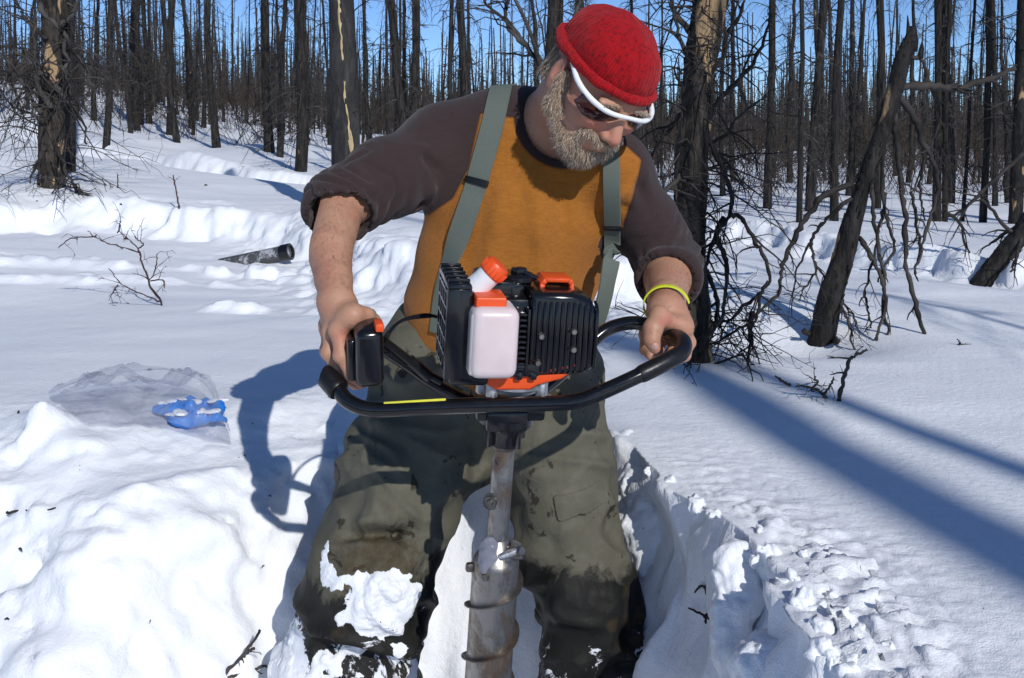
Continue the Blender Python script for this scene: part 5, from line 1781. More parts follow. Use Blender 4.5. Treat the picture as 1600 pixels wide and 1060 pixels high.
# front and back panels against raglan sleeves and yoke, cut in the plane of the chest
pan = [P_(u, v, 1.70)[[0, 2]] for u, v in [(749, 176), (800, 183), (845, 178), (868, 208), (905, 245), (950, 245), (978, 226), (1004, 250), (992, 300), (978, 352), (985, 420), (985, 640), (560, 640), (585, 480), (640, 352), (668, 338), (705, 312), (730, 265)]]
sd = -poly_sd(SV[:, 0].copy(), SV[:, 2].copy(), [tuple(q) for q in pan])
sd = np.where(arm_r * sstep(0.55, 0.7, tr) > 0.5, -0.05, sd)
sd = np.where(arm_l * sstep(0.35, 0.5, tl) > 0.5, -0.05, sd)
cax = nrm(H(0, -0.022, -0.06) - NECK0)
cd = cone(NECK0 + cax * 0.012 + np.array([0.006, -0.016, 0.0]), NECK0 + cax * 0.14 + np.array([0.012, -0.03, 0]), 0.067, 0.09)[2](SV)
sd = np.minimum(sd, cd - 0.016)
attr(me, "panel", sd)
shirt = link("shirt", me, man)
# collar rib round the neck opening
from mathutils.bvhtree import BVHTree
s_bvh = BVHTree.FromPolygons([tuple(v) for v in SV], [tuple(q) for q in SQ])
def on_surface(bvh, u, v, lift, fallback=1.7):
    r = ray(u, v)
    hit, n, i, d_ = bvh.ray_cast(Vector((0, 0, CAM_Z)), Vector(r).normalized())
    if hit is None: return px(u, v, fallback), np.array([0, -1.0, 0])
    n = np.array(n)
    if n[1] > 0: n = -n
    return np.array(hit) + n * lift, n

def ribbon(name, pts, nrms, half, th, mat, parent):
    """a flat strap through points, facing nrms"""
    pts = np.asarray(pts); n = len(pts)
    T, _, _ = frames(pts)
    mb = MB()
    V = []
    for p, t, m in zip(pts, T, nrms):
        s = nrm(np.cross(t, m)); m2 = np.cross(s, t)
        e = 0.0012
        for a, b in ((-half, -th), (-half + e, th), (-half * 0.4, th * 1.15), (half * 0.4, th * 1.15), (half - e, th), (half, -th)):
            V.append(p + s * a + m2 * b)
    i = np.arange(n - 1)[:, None] * 6; j = np.arange(6)[None]; k = (j + 1) % 6
    mb.add(V, np.stack([i + j, i + k, i + 6 + k, i + 6 + j], -1).reshape(-1, 4))
    return mb.build(name, mat, parent, 40)
def surf_path(uvs, lift, n, bvh):
    uv = spline(np.column_stack([np.array(uvs, float), np.zeros(len(uvs))]), n)
    P, N = zip(*[on_surface(bvh, a, b, lift) for a, b, _ in uv])
    P, N = np.array(P), np.array(N)
    for _ in range(6):
        P[1:-1] = 0.5 * P[1:-1] + 0.25 * (P[:-2] + P[2:]); N[1:-1] = 0.5 * N[1:-1] + 0.25 * (N[:-2] + N[2:])
    return P, N

# ---- trousers
def trouser_field(F):
    F.add(econe(HIPC + np.array([0, 0.01, 0.045]), HIPC, 0.160, 0.112, 0.182, 0.128, (1, 0, 0)), 0.03)
    F.add(econe(HIPC, HIPC + np.array([0, 0, -0.09]), 0.186, 0.130, 0.165, 0.120, (1, 0, 0)), 0.03)
    F.add(cone(HIPC + np.array([-0.006, -0.01, -0.08]), P_(752, 722, 1.84), 0.10, 0.045), 0.03)
    for a, b, c, r, s in ((HIP_R, KN_R, AN_R, (0.116, 0.109, 0.102, 0.098, 0.110, 0.114), -1), (HIP_L, KN_L, AN_L, (0.110, 0.100, 0.088, 0.083, 0.086, 0.090), 1)):
        m = a + (b - a) * 0.5
        F.add(econe(a, m, r[0], r[0] * 1.12, r[1], r[1] * 1.08, (1, 0, 0)), 0.035)
        F.add(econe(m, b, r[1], r[1] * 1.08, r[2], r[2], (1, 0, 0)), 0.03)
        m2 = b + (c - b) * 0.5
        F.add(econe(b, m2, r[2], r[2], r[3], r[3] * 1.05, (1, 0, 0)), 0.03)
        F.add(econe(m2, c, r[4] * 0.95, r[4], r[5], r[5], (1, 0, 0)), 0.03)
F = Field(*lohi([HIPC + np.array([0, 0, 0.1]), HIP_R, HIP_L, KN_R, KN_L, AN_R, AN_L], 0.16), 0.0052)
trouser_field(F)
TV, TQ = F.skin(2)
TN = normals(TV, TQ)
leg_r = TV[:, 0] < -0.03
tz = np.where(leg_r, along(TV, HIP_R, KN_R), along(TV, HIP_L, KN_L))
zk = np.where(leg_r, TV[:, 2] - KN_R[2], TV[:, 2] - KN_L[2])
disp = 0.010 * noise3(TV * np.array([6.0, 5.0, 8.0]), 501)
wr = 1 - 2 * np.abs(noise3(TV @ np.array([[9.0, 2, 4], [3, 7, 5], [-5, 3, 17]]) + 0.8 * noise3(TV * 7, 502)[:, None], 503))
bunch = sstep(0.05, -0.10, zk)
disp += (0.0105 + 0.012 * bunch) * wr
wr2 = 1 - 2 * np.abs(noise3(TV * np.array([6.0, 6.0, 27.0]) + 1.0 * noise3(TV * 9, 504)[:, None], 505))
disp += bunch * 0.010 * wr2
disp += 0.004 * (1 - 2 * np.abs(noise3(TV * np.array([26.0, 14.0, 20.0]), 506)))
def tcrease(a_, b_, y, w, h):
    global disp
    dd = dist_seg(TV + 0.010 * np.stack([noise3(TV * 10, 520 + i) for i in range(3)], -1), P_(*a_, y), P_(*b_, y))
    disp = disp + 1.3 * h * np.exp(-(dd / w) ** 2)
for a_, b_, w_, h_ in (((540, 828), (620, 842), 0.010, -0.020), (((620, 842)), (690, 820), 0.010, -0.018), ((545, 815), (685, 806), 0.014, 0.010), ((560, 700), (640, 690), 0.012, -0.005),
                       ((870, 810), (955, 790), 0.009, 0.012), ((868, 822), (955, 806), 0.008, -0.012), ((810, 740), (880, 850), 0.013, -0.010), ((800, 800), (870, 880), 0.011, -0.010), ((822, 720), (900, 800), 0.014, 0.008),
                       ((760, 700), (800, 740), 0.013, 0.008), ((700, 700), (735, 760), 0.013, -0.008), ((830, 905), (975, 880), 0.012, 0.012), ((505, 990), (660, 960), 0.012, -0.014), ((490, 1020), (650, 1000), 0.012, 0.012)):
    tcrease(a_, b_, 1.65, w_, h_)
TV = TV + TN * disp[:, None]
TV = smooth(TV, TQ, 1, 0.4)
me = make_mesh("trousers", TV, TQ, None, None, M_TROUSER)
wet = np.where(leg_r, sstep(0.13, -0.12, zk), sstep(0.12, -0.06, zk))
inner = np.exp(-((TV[:, 0] + 0.075) / 0.05) ** 2) * leg_r * sstep(-0.05, -0.14, TV[:, 2]) * sstep(0.2, -0.02, zk)
attr(me, "wet", np.clip(wet * 0.85 + 0.5 * inner, 0, 1))
knee = np.exp(-(np.linalg.norm((TV - (KN_R + np.array([0.02, -0.09, 0.06]))) * np.array([1, 1, 1.1]), axis=1) / 0.085) ** 2) + 0.5 * np.exp(-(np.linalg.norm(TV - (KN_L + np.array([0.05, -0.08, -0.1])), axis=1) / 0.06) ** 2)
attr(me, "mud", np.clip(knee * 0.55, 0, 1))
q0_ = ((TV[:, 0] - P_(572, 925, 1.61)[0]) / 0.085) ** 2 + ((TV[:, 2] - P_(572, 925, 1.61)[2]) / 0.068) ** 2
edge_r = sstep(-0.14, -0.20, TV[:, 0] - (KN_R[0] + 0.07)) * leg_r
attr(me, "snowy", np.clip(np.where(leg_r, sstep(-0.01, -0.12, zk) * 0.54 + 0.42 * np.exp(-q0_) + edge_r * sstep(0.02, -0.06, zk) * 0.35, sstep(0.02, -0.12, zk) * 0.40), 0, 1))
trousers = link("trousers", me, man)
t_bvh = BVHTree.FromPolygons([tuple(v) for v in TV], [tuple(q) for q in TQ])

# snow caked on the trousers: crusts that grow out of the cloth
def crust(name, mask, hmax, seed, sub=3, mat=None, flat=False):
    """lift the cloth where mask > 0 into a crust of snow"""
    sel = (mask[TQ] > -0.28).all(1)
    q = TQ[sel]
    if not len(q): return
    a = np.linspace(0, 1, sub + 1)
    A, B = np.meshgrid(a, a, indexing='ij')
    W = np.stack([(1 - A) * (1 - B), A * (1 - B), A * B, (1 - A) * B], -1).reshape(-1, 4)
    V = np.einsum('kw,fwc->fkc', W, TV[q]); N = np.einsum('kw,fwc->fkc', W, TN2[q]); m = np.einsum('kw,fw->fk', W, mask[q])
    k = (sub + 1) ** 2
    g = np.arange(k).reshape(sub + 1, sub + 1)
    fq = np.stack([g[:-1, :-1], g[1:, :-1], g[1:, 1:], g[:-1, 1:]], -1).reshape(-1, 4)
    Q = (np.arange(len(q))[:, None, None] * k + fq[None]).reshape(-1, 4)
    V, N, m = V.reshape(-1, 3), N.reshape(-1, 3), m.ravel()
    _, first, inv = np.unique(np.round(V, 5), axis=0, return_index=True, return_inverse=True)
    V, N, m, Q = V[first], N[first], m[first], inv.ravel()[Q]
    m0 = m
    m = m + 0.10 * noise3(V * 55, seed) + 0.06 * noise3(V * 130, seed + 1)
    h = hmax * np.clip(m * 2.4, -0.6, 1) * (0.62 + 0.6 * noise3(V * 30, seed + 2) + 0.35 * noise3(V * 80, seed + 3) + 0.2 * noise3(V * 200, seed + 4))
    h = np.where(m < 0, -0.004, np.maximum(h, 0.0012))
    if flat: h = np.where(m0 < 0, -0.003, hmax)
    V = V + N * h[:, None]
    o = link(name, make_mesh(name, V, Q, None, None, mat or M_SNOW), trousers)
    if not flat: tag(o, kind="stuff")
    else:
        for nm in ("wet", "mud", "snowy"): attr(o.data, nm, np.zeros(len(V)))
TN2 = normals(TV, TQ)
front = sstep(0.1, 0.35, -TN2[:, 1])
kc = P_(572, 925, 1.61)
tx_, tz_ = TV[:, 0] - kc[0], TV[:, 2] - kc[2]
q_ = ((tx_ + 0.25 * tz_) / 0.078) ** 2 + ((tz_ - 0.10 * tx_) / 0.056) ** 2
crust("caked_snow", np.where(leg_r, (0.40 - 0.40 * q_ + 0.50 * fbm(TV * 15, 602, 5)) * front - 0.5 * (1 - front), -1), 0.0065, 610)
low = sstep(0.0, -0.075, zk)
m2 = np.where(leg_r, 0.62 * fbm(TV * np.array([20, 20, 26]), 620, 4) - 0.24 - 0.9 * (1 - low) - 0.4 * (1 - front) + 0.20 * sstep(KN_R[0] - 0.02, KN_R[0] - 0.10, TV[:, 0]), -1)
crust("snow_flecks", m2, 0.006, 630)
m3 = np.where(~leg_r, 0.60 * fbm(TV * 27, 640, 4) - 0.30 - 0.9 * (1 - sstep(0.05, -0.03, zk)) - 0.4 * (1 - front), -1)
fc = P_(912, 793, 1.68)
fx, fz = TV[:, 0] - fc[0], TV[:, 2] - fc[2]
ffx, ffz = fx * 0.985 + fz * 0.17, fz * 0.985 - fx * 0.17
crust("pocket_flap", np.where(~leg_r & (front > 0.2), np.minimum(0.048 - np.abs(ffx), 0.019 - np.abs(ffz)) * 10, -1), 0.0035, 660, 3, M_TROUSER, True)
mb = MB()
tp_ = P_(990, 972, 1.72)
mb.tube(np.array([tp_, tp_ + np.array([0.014, -0.002, 0.001])]), 0.0035, 12)
mb.build("cord_toggle", M_BUCKLE, trousers)

# boots, half sunk in the loose snow of the trench
for an, s in ((AN_R, -1), (AN_L, 1)):
    F = Field(an + np.array([-0.16, -0.32, -0.30]), an + np.array([0.16, 0.16, 0.14]), 0.006)
    bz = FLOOR_Z + 0.03
    F.add(cone(an + np.array([0, 0.0, 0.06]), np.array([an[0], an[1] + 0.01, bz + 0.08]), 0.066, 0.062), 0.02)
    F.add(econe(np.array([an[0], an[1] + 0.03, bz + 0.045]), np.array([an[0] + s * 0.03, an[1] - 0.20, bz + 0.035]), 0.050, 0.05, 0.054, 0.040, (1, 0, 0)), 0.03)
    V, Q = F.skin(2)
    link("boot", make_mesh("boot", V, Q, None, None, M_BOOT), man)

# ---- suspenders
P, N = surf_path([(783, 138), (778, 160), (768, 205), (752, 262), (745, 290), (733, 325), (716, 375), (704, 415), (694, 462), (688, 520)], 0.0045, 46, s_bvh)
back = [P[0] + np.array([0.010, 0.05, 0.004]), P[0] + np.array([0.03, 0.12, -0.06]), P[0] + np.array([0.05, 0.15, -0.25])]
P = np.vstack([back[::-1], P]); N = np.vstack([[(0, 1, 0.2), (0, 0.9, 0.5), (0, 0.2, 1)], N])
st_r = ribbon("suspender", P, N, 0.0205, 0.0013, M_STRAP, man)
p, n = on_surface(s_bvh, 747, 284, 0.0072)
t = nrm(P[23] - P[19])
s = nrm(np.cross(t, n))
mb = MB()
mb.box((0.046, 0.011, 0.005), mat4(p, s, t, n), 0.002)
mb.build("strap_slider", M_BUCKLE, st_r)
P, N = surf_path([(950, 222), (955, 240), (957, 290), (959, 345), (958, 380), (955, 410)], 0.0105, 22, s_bvh)
free = np.array([px(950, 440, P[-1][1] - 0.004), px(944, 470, P[-1][1] - 0.0), px(934, 505, P[-1][1] + 0.02), px(925, 530, P[-1][1] + 0.05)])
P = np.vstack([P, free]); N = np.vstack([N, [(0.35, -0.9, 0)] * 4])
back = [P[0] + np.array([-0.01, 0.06, 0.012]), P[0] + np.array([-0.03, 0.12, -0.05]), P[0] + np.array([-0.05, 0.14, -0.25])]
P = np.vstack([back[::-1], P]); N = np.vstack([[(0, 1, 0.2), (0, 0.9, 0.5), (0, 0.2, 1)], N])
PS = spline(P, 60); NS = spline(N, 60)
st_l = ribbon("suspender", PS, NS, 0.0150, 0.0013, M_STRAP, man)
p, n = on_surface(s_bvh, 960, 350, 0.0125)
mb = MB()
mb.box((0.034, 0.010, 0.005), mat4(p, nrm(np.cross((0, 0, 1), n)), np.cross(n, nrm(np.cross((0, 0, 1), n))), n), 0.002)
mb.build("strap_slider", M_BUCKLE, st_l)

# ---- red knit hat
def knit_material():
    n = NT("red_knit")
    uv = n.n('UVMap').outputs[0]
    sep = n.n('SeparateXYZ'); n.l(uv, sep.inputs[0])
    # columns of V stitches
    cu = n.math('MULTIPLY', sep.outputs[0], 108.0); cv = n.math('MULTIPLY', sep.outputs[1], 46.0)
    fu = n.math('SUBTRACT', n.math('FRACT', cu), 0.5)
    vv = n.math('ADD', cv, n.math('MULTIPLY', n.math('ABSOLUTE', fu), 1.1))
    st = n.math('ABSOLUTE', n.math('SUBTRACT', n.math('FRACT', vv), 0.5))
    edge = n.math('ABSOLUTE', fu)
    h = n.math('SUBTRACT', n.math('MULTIPLY', n.math('SUBTRACT', 0.5, st), 1.2), n.math('MULTIPLY', n.math('POWER', n.math('MULTIPLY', edge, 2.0), 3.0), 0.8))
    fleck = n.ramp(n.noise(150, 3, 0.65, n.coord()), [(0.48, 0.0), (0.68, 1.0)])
    col = n.mix(n.math('MULTIPLY', fleck, 0.8), (0.43, 0.006, 0.010), (0.09, 0.004, 0.008))
    col = n.mix(n.ramp(h, [(0.0, 0.45), (0.35, 0.0)]), col, (0.14, 0.003, 0.005))
    n.set(Base_Color=col, Roughness=0.9, Specular_IOR_Level=0.15, Sheen_Weight=0.25)
    n.b.inputs['Sheen Tint'].default_value = (1, 0.3, 0.3, 1)
    n.bump(n.math('ADD', h, n.math('MULTIPLY', n.noise(500, 2, 0.5, n.coord()), 0.4)), 0.5, 0.002)
    return n.m
M_KNIT = knit_material()
def hat():
    nu, nv = 324, 66
    V, UV = [], []
    rx, ry, rz = 0.0765, 0.0955, 0.0750
    c = np.array([0, -0.008, 0.022])
    U = np.linspace(0, 2 * math.pi, nu, endpoint=False)
    rows = []
    for j in range(nv + 1):
        v = j / nv                                    # 0 crown .. 1 brim
        th = v * R_(101)
        z = math.cos(th); r = math.sin(th)
        k = 1.0 + 0.012 * np.sin(U * 3 + 1) * r + 0.010 * (np.abs(np.sin(U * 27)) - 0.6) * sstep(0.1, 0.45, v)
        pts = np.stack([rx * r * k * np.cos(U), ry * r * k * np.sin(U), np.full(nu, rz * z) + 0 * U], -1) + c
        rows.append(pts)
    # rolled brim
    base = rows[-1]
    nrm_out = np.stack([np.cos(U) / rx, np.sin(U) / ry, 0 * U], -1); nrm_out /= np.linalg.norm(nrm_out, axis=1, keepdims=True)
    R = 0.0088
    cen = base + nrm_out * R * 0.55 + np.array([0, 0, 0.001])
    for j in range(1, 15):
        a = R_(200 + 330 * j / 14)
        rows.append(cen + nrm_out * (R * math.cos(a))[..., None] if False else cen + nrm_out * (R * math.cos(a)) + np.array([0, 0, 1]) * (R * math.sin(a)))
    rows = np.array(rows)
    # the brim sits lower at the back and over the ears, higher on the brow
    zz = rows[..., 2]
    w = sstep(0.06, -0.02, zz)
    rows[..., 2] += w * (0.014 * np.sin(U) - 0.002)
    rows[..., 2] += 0.0015 * noise3(rows * 40, 5)
    W = HC + rows[..., 0:1] * hl + rows[..., 1:2] * hf + rows[..., 2:3] * hu
    # lumps, the crown slouching a little
    Wf = W.reshape(-1, 3)
    wn_ = nrm
    ctr = HC + hu * 0.02
    dirs = Wf - ctr; dirs /= np.linalg.norm(dirs, axis=1, keepdims=True)
    Wf = Wf + dirs * (0.0035 * noise3(Wf * 22, 7) + 0.0018 * noise3(Wf * 55, 8))[:, None]
    nr = len(rows)
    i = np.arange(nr - 1)[:, None] * nu; j = np.arange(nu)[None]; k = (j + 1) % nu
    Q = np.stack([i + j, i + nu + j, i + nu + k, i + k], -1).reshape(-1, 4)
    me = make_mesh("knit_hat", Wf, Q, None, None, M_KNIT)
    uvl = me.uv_layers.new(name="UVMap")
    jj = np.broadcast_to(j, (nr - 1, nu)); ii = np.broadcast_to(np.arange(nr - 1)[:, None], (nr - 1, nu))
    uvq = np.stack([np.stack([jj, ii], -1), np.stack([jj, ii + 1], -1), np.stack([jj + 1, ii + 1], -1), np.stack([jj + 1, ii], -1)], 2).reshape(-1, 2).astype(np.float32)
    uvq[:, 0] /= nu; uvq[:, 1] = np.minimum(uvq[:, 1], nv + 14) / nv
    if len(uvl.data) == len(uvq): uvl.data.foreach_set("uv", uvq.ravel())
    return link("knit_hat", me, man)
hat()

# ---- glasses: thick white top frame with arms, dark wrap lenses
mb = MB()
top = spline(np.array([H(-0.078, 0.005, 0.004), H(-0.080, 0.045, -0.004), H(-0.068, 0.078, -0.008), H(-0.040, 0.100, -0.010), H(0, 0.106, -0.008), H(0.040, 0.100, -0.010), H(0.068, 0.078, -0.008), H(0.080, 0.045, -0.004), H(0.078, 0.005, 0.004)]), 70)
rr = np.interp(np.linspace(0, 1, 70), [0, 0.12, 0.3, 0.5, 0.7, 0.88, 1], [0.0036, 0.0046, 0.0046, 0.0036, 0.0046, 0.0046, 0.0036])
mb.tube(top, rr, 12)
gl = mb.build("sunglasses", M_WHITEF, man)
for s in (-1, 1):
    mb = MB()
    g = []
    for i, a in enumerate(np.linspace(0.10, 1.0, 14)):
        ang = a * 1.15
        l = s * (0.006 + 0.072 * math.sin(ang) / math.sin(1.15)); f = 0.103 - 0.036 * (1 - math.cos(ang)) / (1 - math.cos(1.15)) * 1.0
        hgt = 0.030 * math.sin(min(1, 0.18 + a * 1.4) * math.pi * 0.5) * (1 - 0.35 * max(0, a - 0.7) / 0.3)
        for b in np.linspace(0, 1, 7):
            g.append(H(l, f - 0.006 * b * b, -0.009 - hgt * b))
    idx_ = np.arange(14 * 7).reshape(14, 7)
    Q = np.stack([idx_[:-1, :-1], idx_[1:, :-1], idx_[1:, 1:], idx_[:-1, 1:]], -1).reshape(-1, 4)
    if s < 0: Q = Q[:, ::-1]
    mb.add(g, Q)
    o = mb.build("lens", M_LENS if s > 0 else M_ROSE, gl, 180)
    md = o.modifiers.new("thick", 'SOLIDIFY'); md.thickness = 0.0018

# ---- beard: a soft volume under many short hairs
def hair_material(name, a, b):
    n = NT(name)
    hv = n.n('HairInfo') if False else None
    col = n.mix(n.ramp(n.noise(420, 2, 0.6, n.coord()), [(0.35, 0.0), (0.65, 1.0)]), a, b)
    n.set(Base_Color=col, Roughness=0.5, Specular_IOR_Level=0.4)
    return n.m
M_BEARD = hair_material("grey_brown_beard", (0.24, 0.15, 0.08), (0.64, 0.54, 0.43))
M_BEARD_D = hair_material("beard_base", (0.15, 0.085, 0.045), (0.30, 0.21, 0.14))  # darker brown for the base volume beneath the hairs
def beard():
    res = 0.0034
    F = Field(*lohi([H(0, 0, -0.05), H(0, 0.06, -0.14), H(0.08, 0.02, -0.03), H(-0.08, 0.02, -0.03)], 0.055), res)
    for s in (-1, 1):
        F.add(econe(H(s * 0.067, 0.004, -0.022), H(s * 0.060, 0.020, -0.072), 0.008, 0.014, 0.012, 0.020, hf), 0.012)
        F.add(cone(H(s * 0.060, 0.020, -0.072), H(s * 0.034, 0.062, -0.106), 0.015, 0.020), 0.015)
        F.add(cone(H(s * 0.030, 0.084, -0.066), H(s * 0.008, 0.098, -0.068), 0.008, 0.007), 0.008)
        F.add(cone(H(s * 0.032, 0.080, -0.068), H(s * 0.036, 0.070, -0.098), 0.010, 0.013), 0.010)
    F.add(ell(H(0, 0.068, -0.108), (0.036, 0.028, 0.026), **HA), 0.012)
    F.add(ell(H(0, 0.064, -0.128), (0.024, 0.020, 0.014), **HA), 0.015)
    V, Q = F.skin(1)
    N = normals(V, Q)
    V = V + N * (0.0022 * noise3(V * 70, 3) + 0.0015 * noise3(V * 160, 4))[:, None]
    b = link("beard", make_mesh("beard", V, Q, None, None, M_BEARD_D), man)
    rng = np.random.default_rng(3)
    mb = MB()
    sel = rng.integers(0, len(V), 12500)
    down = nrm(-hu * 0.9 + hf * 0.35)
    P0_, N0_ = V[sel], N[sel]
    L = rng.uniform(0.006, 0.0145, len(sel))
    d0 = N0_ * 0.55 + down * 0.85 + rng.normal(0, 0.17, (len(sel), 3))
    d0 /= np.linalg.norm(d0, axis=1, keepdims=True)
    d1 = d0 + down * 0.55 + rng.normal(0, 0.16, (len(sel), 3)); d1 /= np.linalg.norm(d1, axis=1, keepdims=True)
    sd_ = np.cross(d0, rng.normal(0, 1, (len(sel), 3))); sd_ /= np.linalg.norm(sd_, axis=1, keepdims=True)
    w = 0.00034
    a = P0_ - N0_ * 0.001
    m = a + d0 * L[:, None] * 0.55
    e = m + d1 * L[:, None] * 0.55
    VV = np.stack([a - sd_ * w, a + sd_ * w, m + sd_ * w * 0.8, m - sd_ * w * 0.8, e], 1).reshape(-1, 3)
    k = np.arange(len(sel))[:, None] * 5
    mb.add(VV, k + np.array([[0, 1, 2, 3]]), k + np.array([[3, 2, 4]]))
    o = mb.build("beard_hair", M_BEARD, b, 180)
    tag(o, kind="stuff")
beard()
# hair at the nape and eyebrows
mb = MB()
rng = np.random.default_rng(4)
for q in range(700):
    s = -1 if q % 3 else 1
    l, f, u = s * rng.uniform(0.050, 0.072), rng.uniform(-0.085, -0.022), rng.uniform(-0.062, -0.018)
    l *= 1 - 0.6 * max(0, (-f - 0.05) / 0.05)
    p = H(l, f, u)
    mb.tube(np.array([p, p - hu * 0.008 + hl * s * 0.002, p - hu * 0.017 + rng.normal(0, 0.002, 3)]), [0.0006, 0.0005, 0.0002], 3, False, quick=True)
for q in range(260):
    s = 1 if q % 2 else -1
    l = s * rng.uniform(0.014, 0.048)
    p = H(l, 0.094 - 0.18 * abs(l) ** 1.6, -0.002 + rng.normal(0, 0.002))
    mb.tube(np.array([p, p + hf * 0.004 + hl * s * 0.004 + rng.normal(0, 0.0012, 3)]), [0.0005, 0.0002], 3, False, quick=True)
o = mb.build("hair", M_BEARD, man, 180)
tag(o, kind="stuff")

# ---- fair hair on the forearms
def arm_hair():
    rng = np.random.default_rng(8)
    mb = MB()
    for a, b in ((E_R, W_R), (E_L, W_L)):
        t = along(BV, a, b)
        ids = np.nonzero((t > 0.12) & (t < 0.98) & (dist_seg(BV, a, b) < 0.06))[0]
        sel = rng.choice(ids, 1300)
        n_ = body_n[sel]; d = nrm(b - a)
        L = rng.uniform(0.006, 0.0145, len(sel))[:, None]
        dr_ = n_ * 0.45 + d + np.cross(n_, d) * rng.normal(0.3, 0.4, (len(sel), 1)); dr_ /= np.linalg.norm(dr_, axis=1, keepdims=True)
        p = BV[sel]; m = p + dr_ * L * 0.6 + n_ * 0.0008; e = m + (dr_ - n_ * 0.3) * L * 0.5
        w = np.cross(dr_, n_) * 0.00014
        V = np.stack([p - w, p + w, m + w, m - w, e], 1).reshape(-1, 3)
        k = np.arange(len(sel))[:, None] * 5
        mb.add(V, k + np.array([[0, 1, 2, 3]]), k + np.array([[3, 2, 4]]))
    tag(mb.build("arm_hair", M_ARMHAIR, body, 180), kind="stuff")
body_n = normals(BV, BQ)
M_ARMHAIR = hair_material("fair_arm_hair", (0.20, 0.11, 0.06), (0.42, 0.28, 0.17))
arm_hair()

# ---- yellow wristband on the left wrist
wd = nrm(W_L - E_L)
wc = W_L - wd * 0.020
M = axis_mat(wc, wd, (1, 0, 0))
def loop(ra, rb, half, th, a0, a1, n):
    mb = MB()
    V = []
    for a in np.linspace(a0, a1, n):
        for r, z in ((0, -half), (th, -half * 0.9), (th * 1.1, 0), (th, half * 0.9), (0, half)):
            V.append(((ra + r) * math.cos(a), (rb + r) * math.sin(a), z))
    i = np.arange(n - 1)[:, None] * 5; j = np.arange(5)[None]; k = (j + 1) % 5
    mb.add(xf(np.array(V), M), np.stack([i + j, i + k, i + 5 + k, i + 5 + j], -1).reshape(-1, 4))
    return mb
clasp = None
wb = loop(0.0315, 0.0345, 0.0048, 0.0024, 0, 2 * math.pi, 60).build("wristband", M_BAND, man)

mb = MB()
ca = R_(-52)
best = None
for a_ in np.linspace(0, 2 * math.pi, 60):
    q = xf(np.array([[0.0325 * math.cos(a_), 0.0355 * math.sin(a_), 0]]), M)[0]
    if q[1] < wc[1] + 0.012 and (best is None or q[0] > best[0][0]): best = (q, a_)
q, a_ = best
nn = nrm(q - wc)
mb.box((0.012, 0.014, 0.006), mat4(q + nn * 0.001, nrm(np.cross(wd, nn)), wd, nn), 0.002)
mb.build("clasp", M_BUCKLE, wb)
# ================================================================== things lying on the snow
# ---- clear bag with blue gloves
def film_material():
    n = NT("clear_film")
    tr = n.n('BsdfTransparent'); tr.inputs[0].default_value = (0.95, 0.95, 0.97, 1)
    n.set(Base_Color=(0.48, 0.50, 0.54), Roughness=0.07, Specular_IOR_Level=0.8)
    n.bump(n.noise(22, 4, 0.6, n.coord(), 1.5), 0.9, 0.014)
    mx = n.n('MixShader')
    n.l(n.ramp(n.noise(11, 4, 0.6, n.coord(), 1.2), [(0.35, 0.06), (0.7, 0.36)]), mx.inputs[0])
    n.l(tr.outputs[0], mx.inputs[1]); n.l(n.b.outputs[0], mx.inputs[2]); n.l(mx.outputs[0], n.out.inputs[0])
    return n.m
def plastic_bag():
    be = [(76, 624), (135, 613), (205, 605), (262, 606), (312, 617), (338, 648), (359, 684)]
    fe = [(78, 627), (112, 650), (165, 671), (212, 668), (262, 676), (318, 694), (362, 698)]
    B = spline(np.array([gpx(*q) for q in be]), 60); Fp = spline(np.array([gpx(*q) for q in fe]), 60)
    c = (B.mean(0) + Fp.mean(0)) / 2
    root = empty("plastic_bag", c, "crumpled clear plastic bag on the snow left of the man", "bag")
    n, m = 60, 26
    t = np.linspace(0, 1, m)[None, :, None]
    s = np.linspace(0, 1, n)[:, None]
    base = B[:, None, :] * (1 - t) + Fp[:, None, :] * t
    tt = t[..., 0]
    gzv = ground(base[..., 0], base[..., 1])[0]
    for nm, hh, lift in (("upper_sheet", 1.0, 0.012), ("lower_sheet", 0.0, 0.004)):
        env = np.sin(math.pi * np.clip(tt, 0, 1)) ** 0.7
        prof = np.interp(s, [0, 0.15, 0.35, 0.5, 0.62, 0.8, 0.95, 1], [0.010, 0.032, 0.056, 0.036, 0.054, 0.054, 0.036, 0.006])
        X = base.copy()
        ridge = 1 - 2 * np.abs(noise3(base * np.array([16, 16, 3]), 71))
        h = hh * (prof * env * (0.9 + 0.45 * ridge)) + 0.007 * env * (1 - 2 * np.abs(noise3(base * np.array([34, 34, 3]), 72))) * hh + lift
        # the back edge stands up as a fold
        h = h + hh * np.interp(s, [0, 0.2, 0.5, 0.8, 1], [0.0, 0.022, 0.030, 0.014, 0.0]) * np.exp(-(tt / 0.25) ** 2)
        for gu, gv in ((312, 667), (280, 654)):                      # it drapes over the gloves inside
            gc = gpx(gu, gv)
            h = h + hh * 0.016 * np.exp(-((X[..., 0] - gc[0]) ** 2 + (X[..., 1] - gc[1]) ** 2) / 0.055 ** 2)
        X[..., 2] = gzv + h
        idx = np.arange(n * m).reshape(n, m)
        Q = np.stack([idx[:-1, :-1], idx[1:, :-1], idx[1:, 1:], idx[:-1, 1:]], -1).reshape(-1, 4)
        o = link(nm, make_mesh(nm, X.reshape(-1, 3), Q, None, None, M_FILM), root)
    mb = MB()
    e = B.copy(); e[:, 2] = ground(B[:, 0], B[:, 1])[0] + 0.012 + np.interp(np.linspace(0, 1, 60), [0, 0.2, 0.5, 0.8, 1], [0.0, 0.024, 0.032, 0.016, 0.002])
    mb.tube(e, 0.0013, 6)
    mb.build("rim", M_FILM, root, 180)
M_FILM = film_material()
plastic_bag()
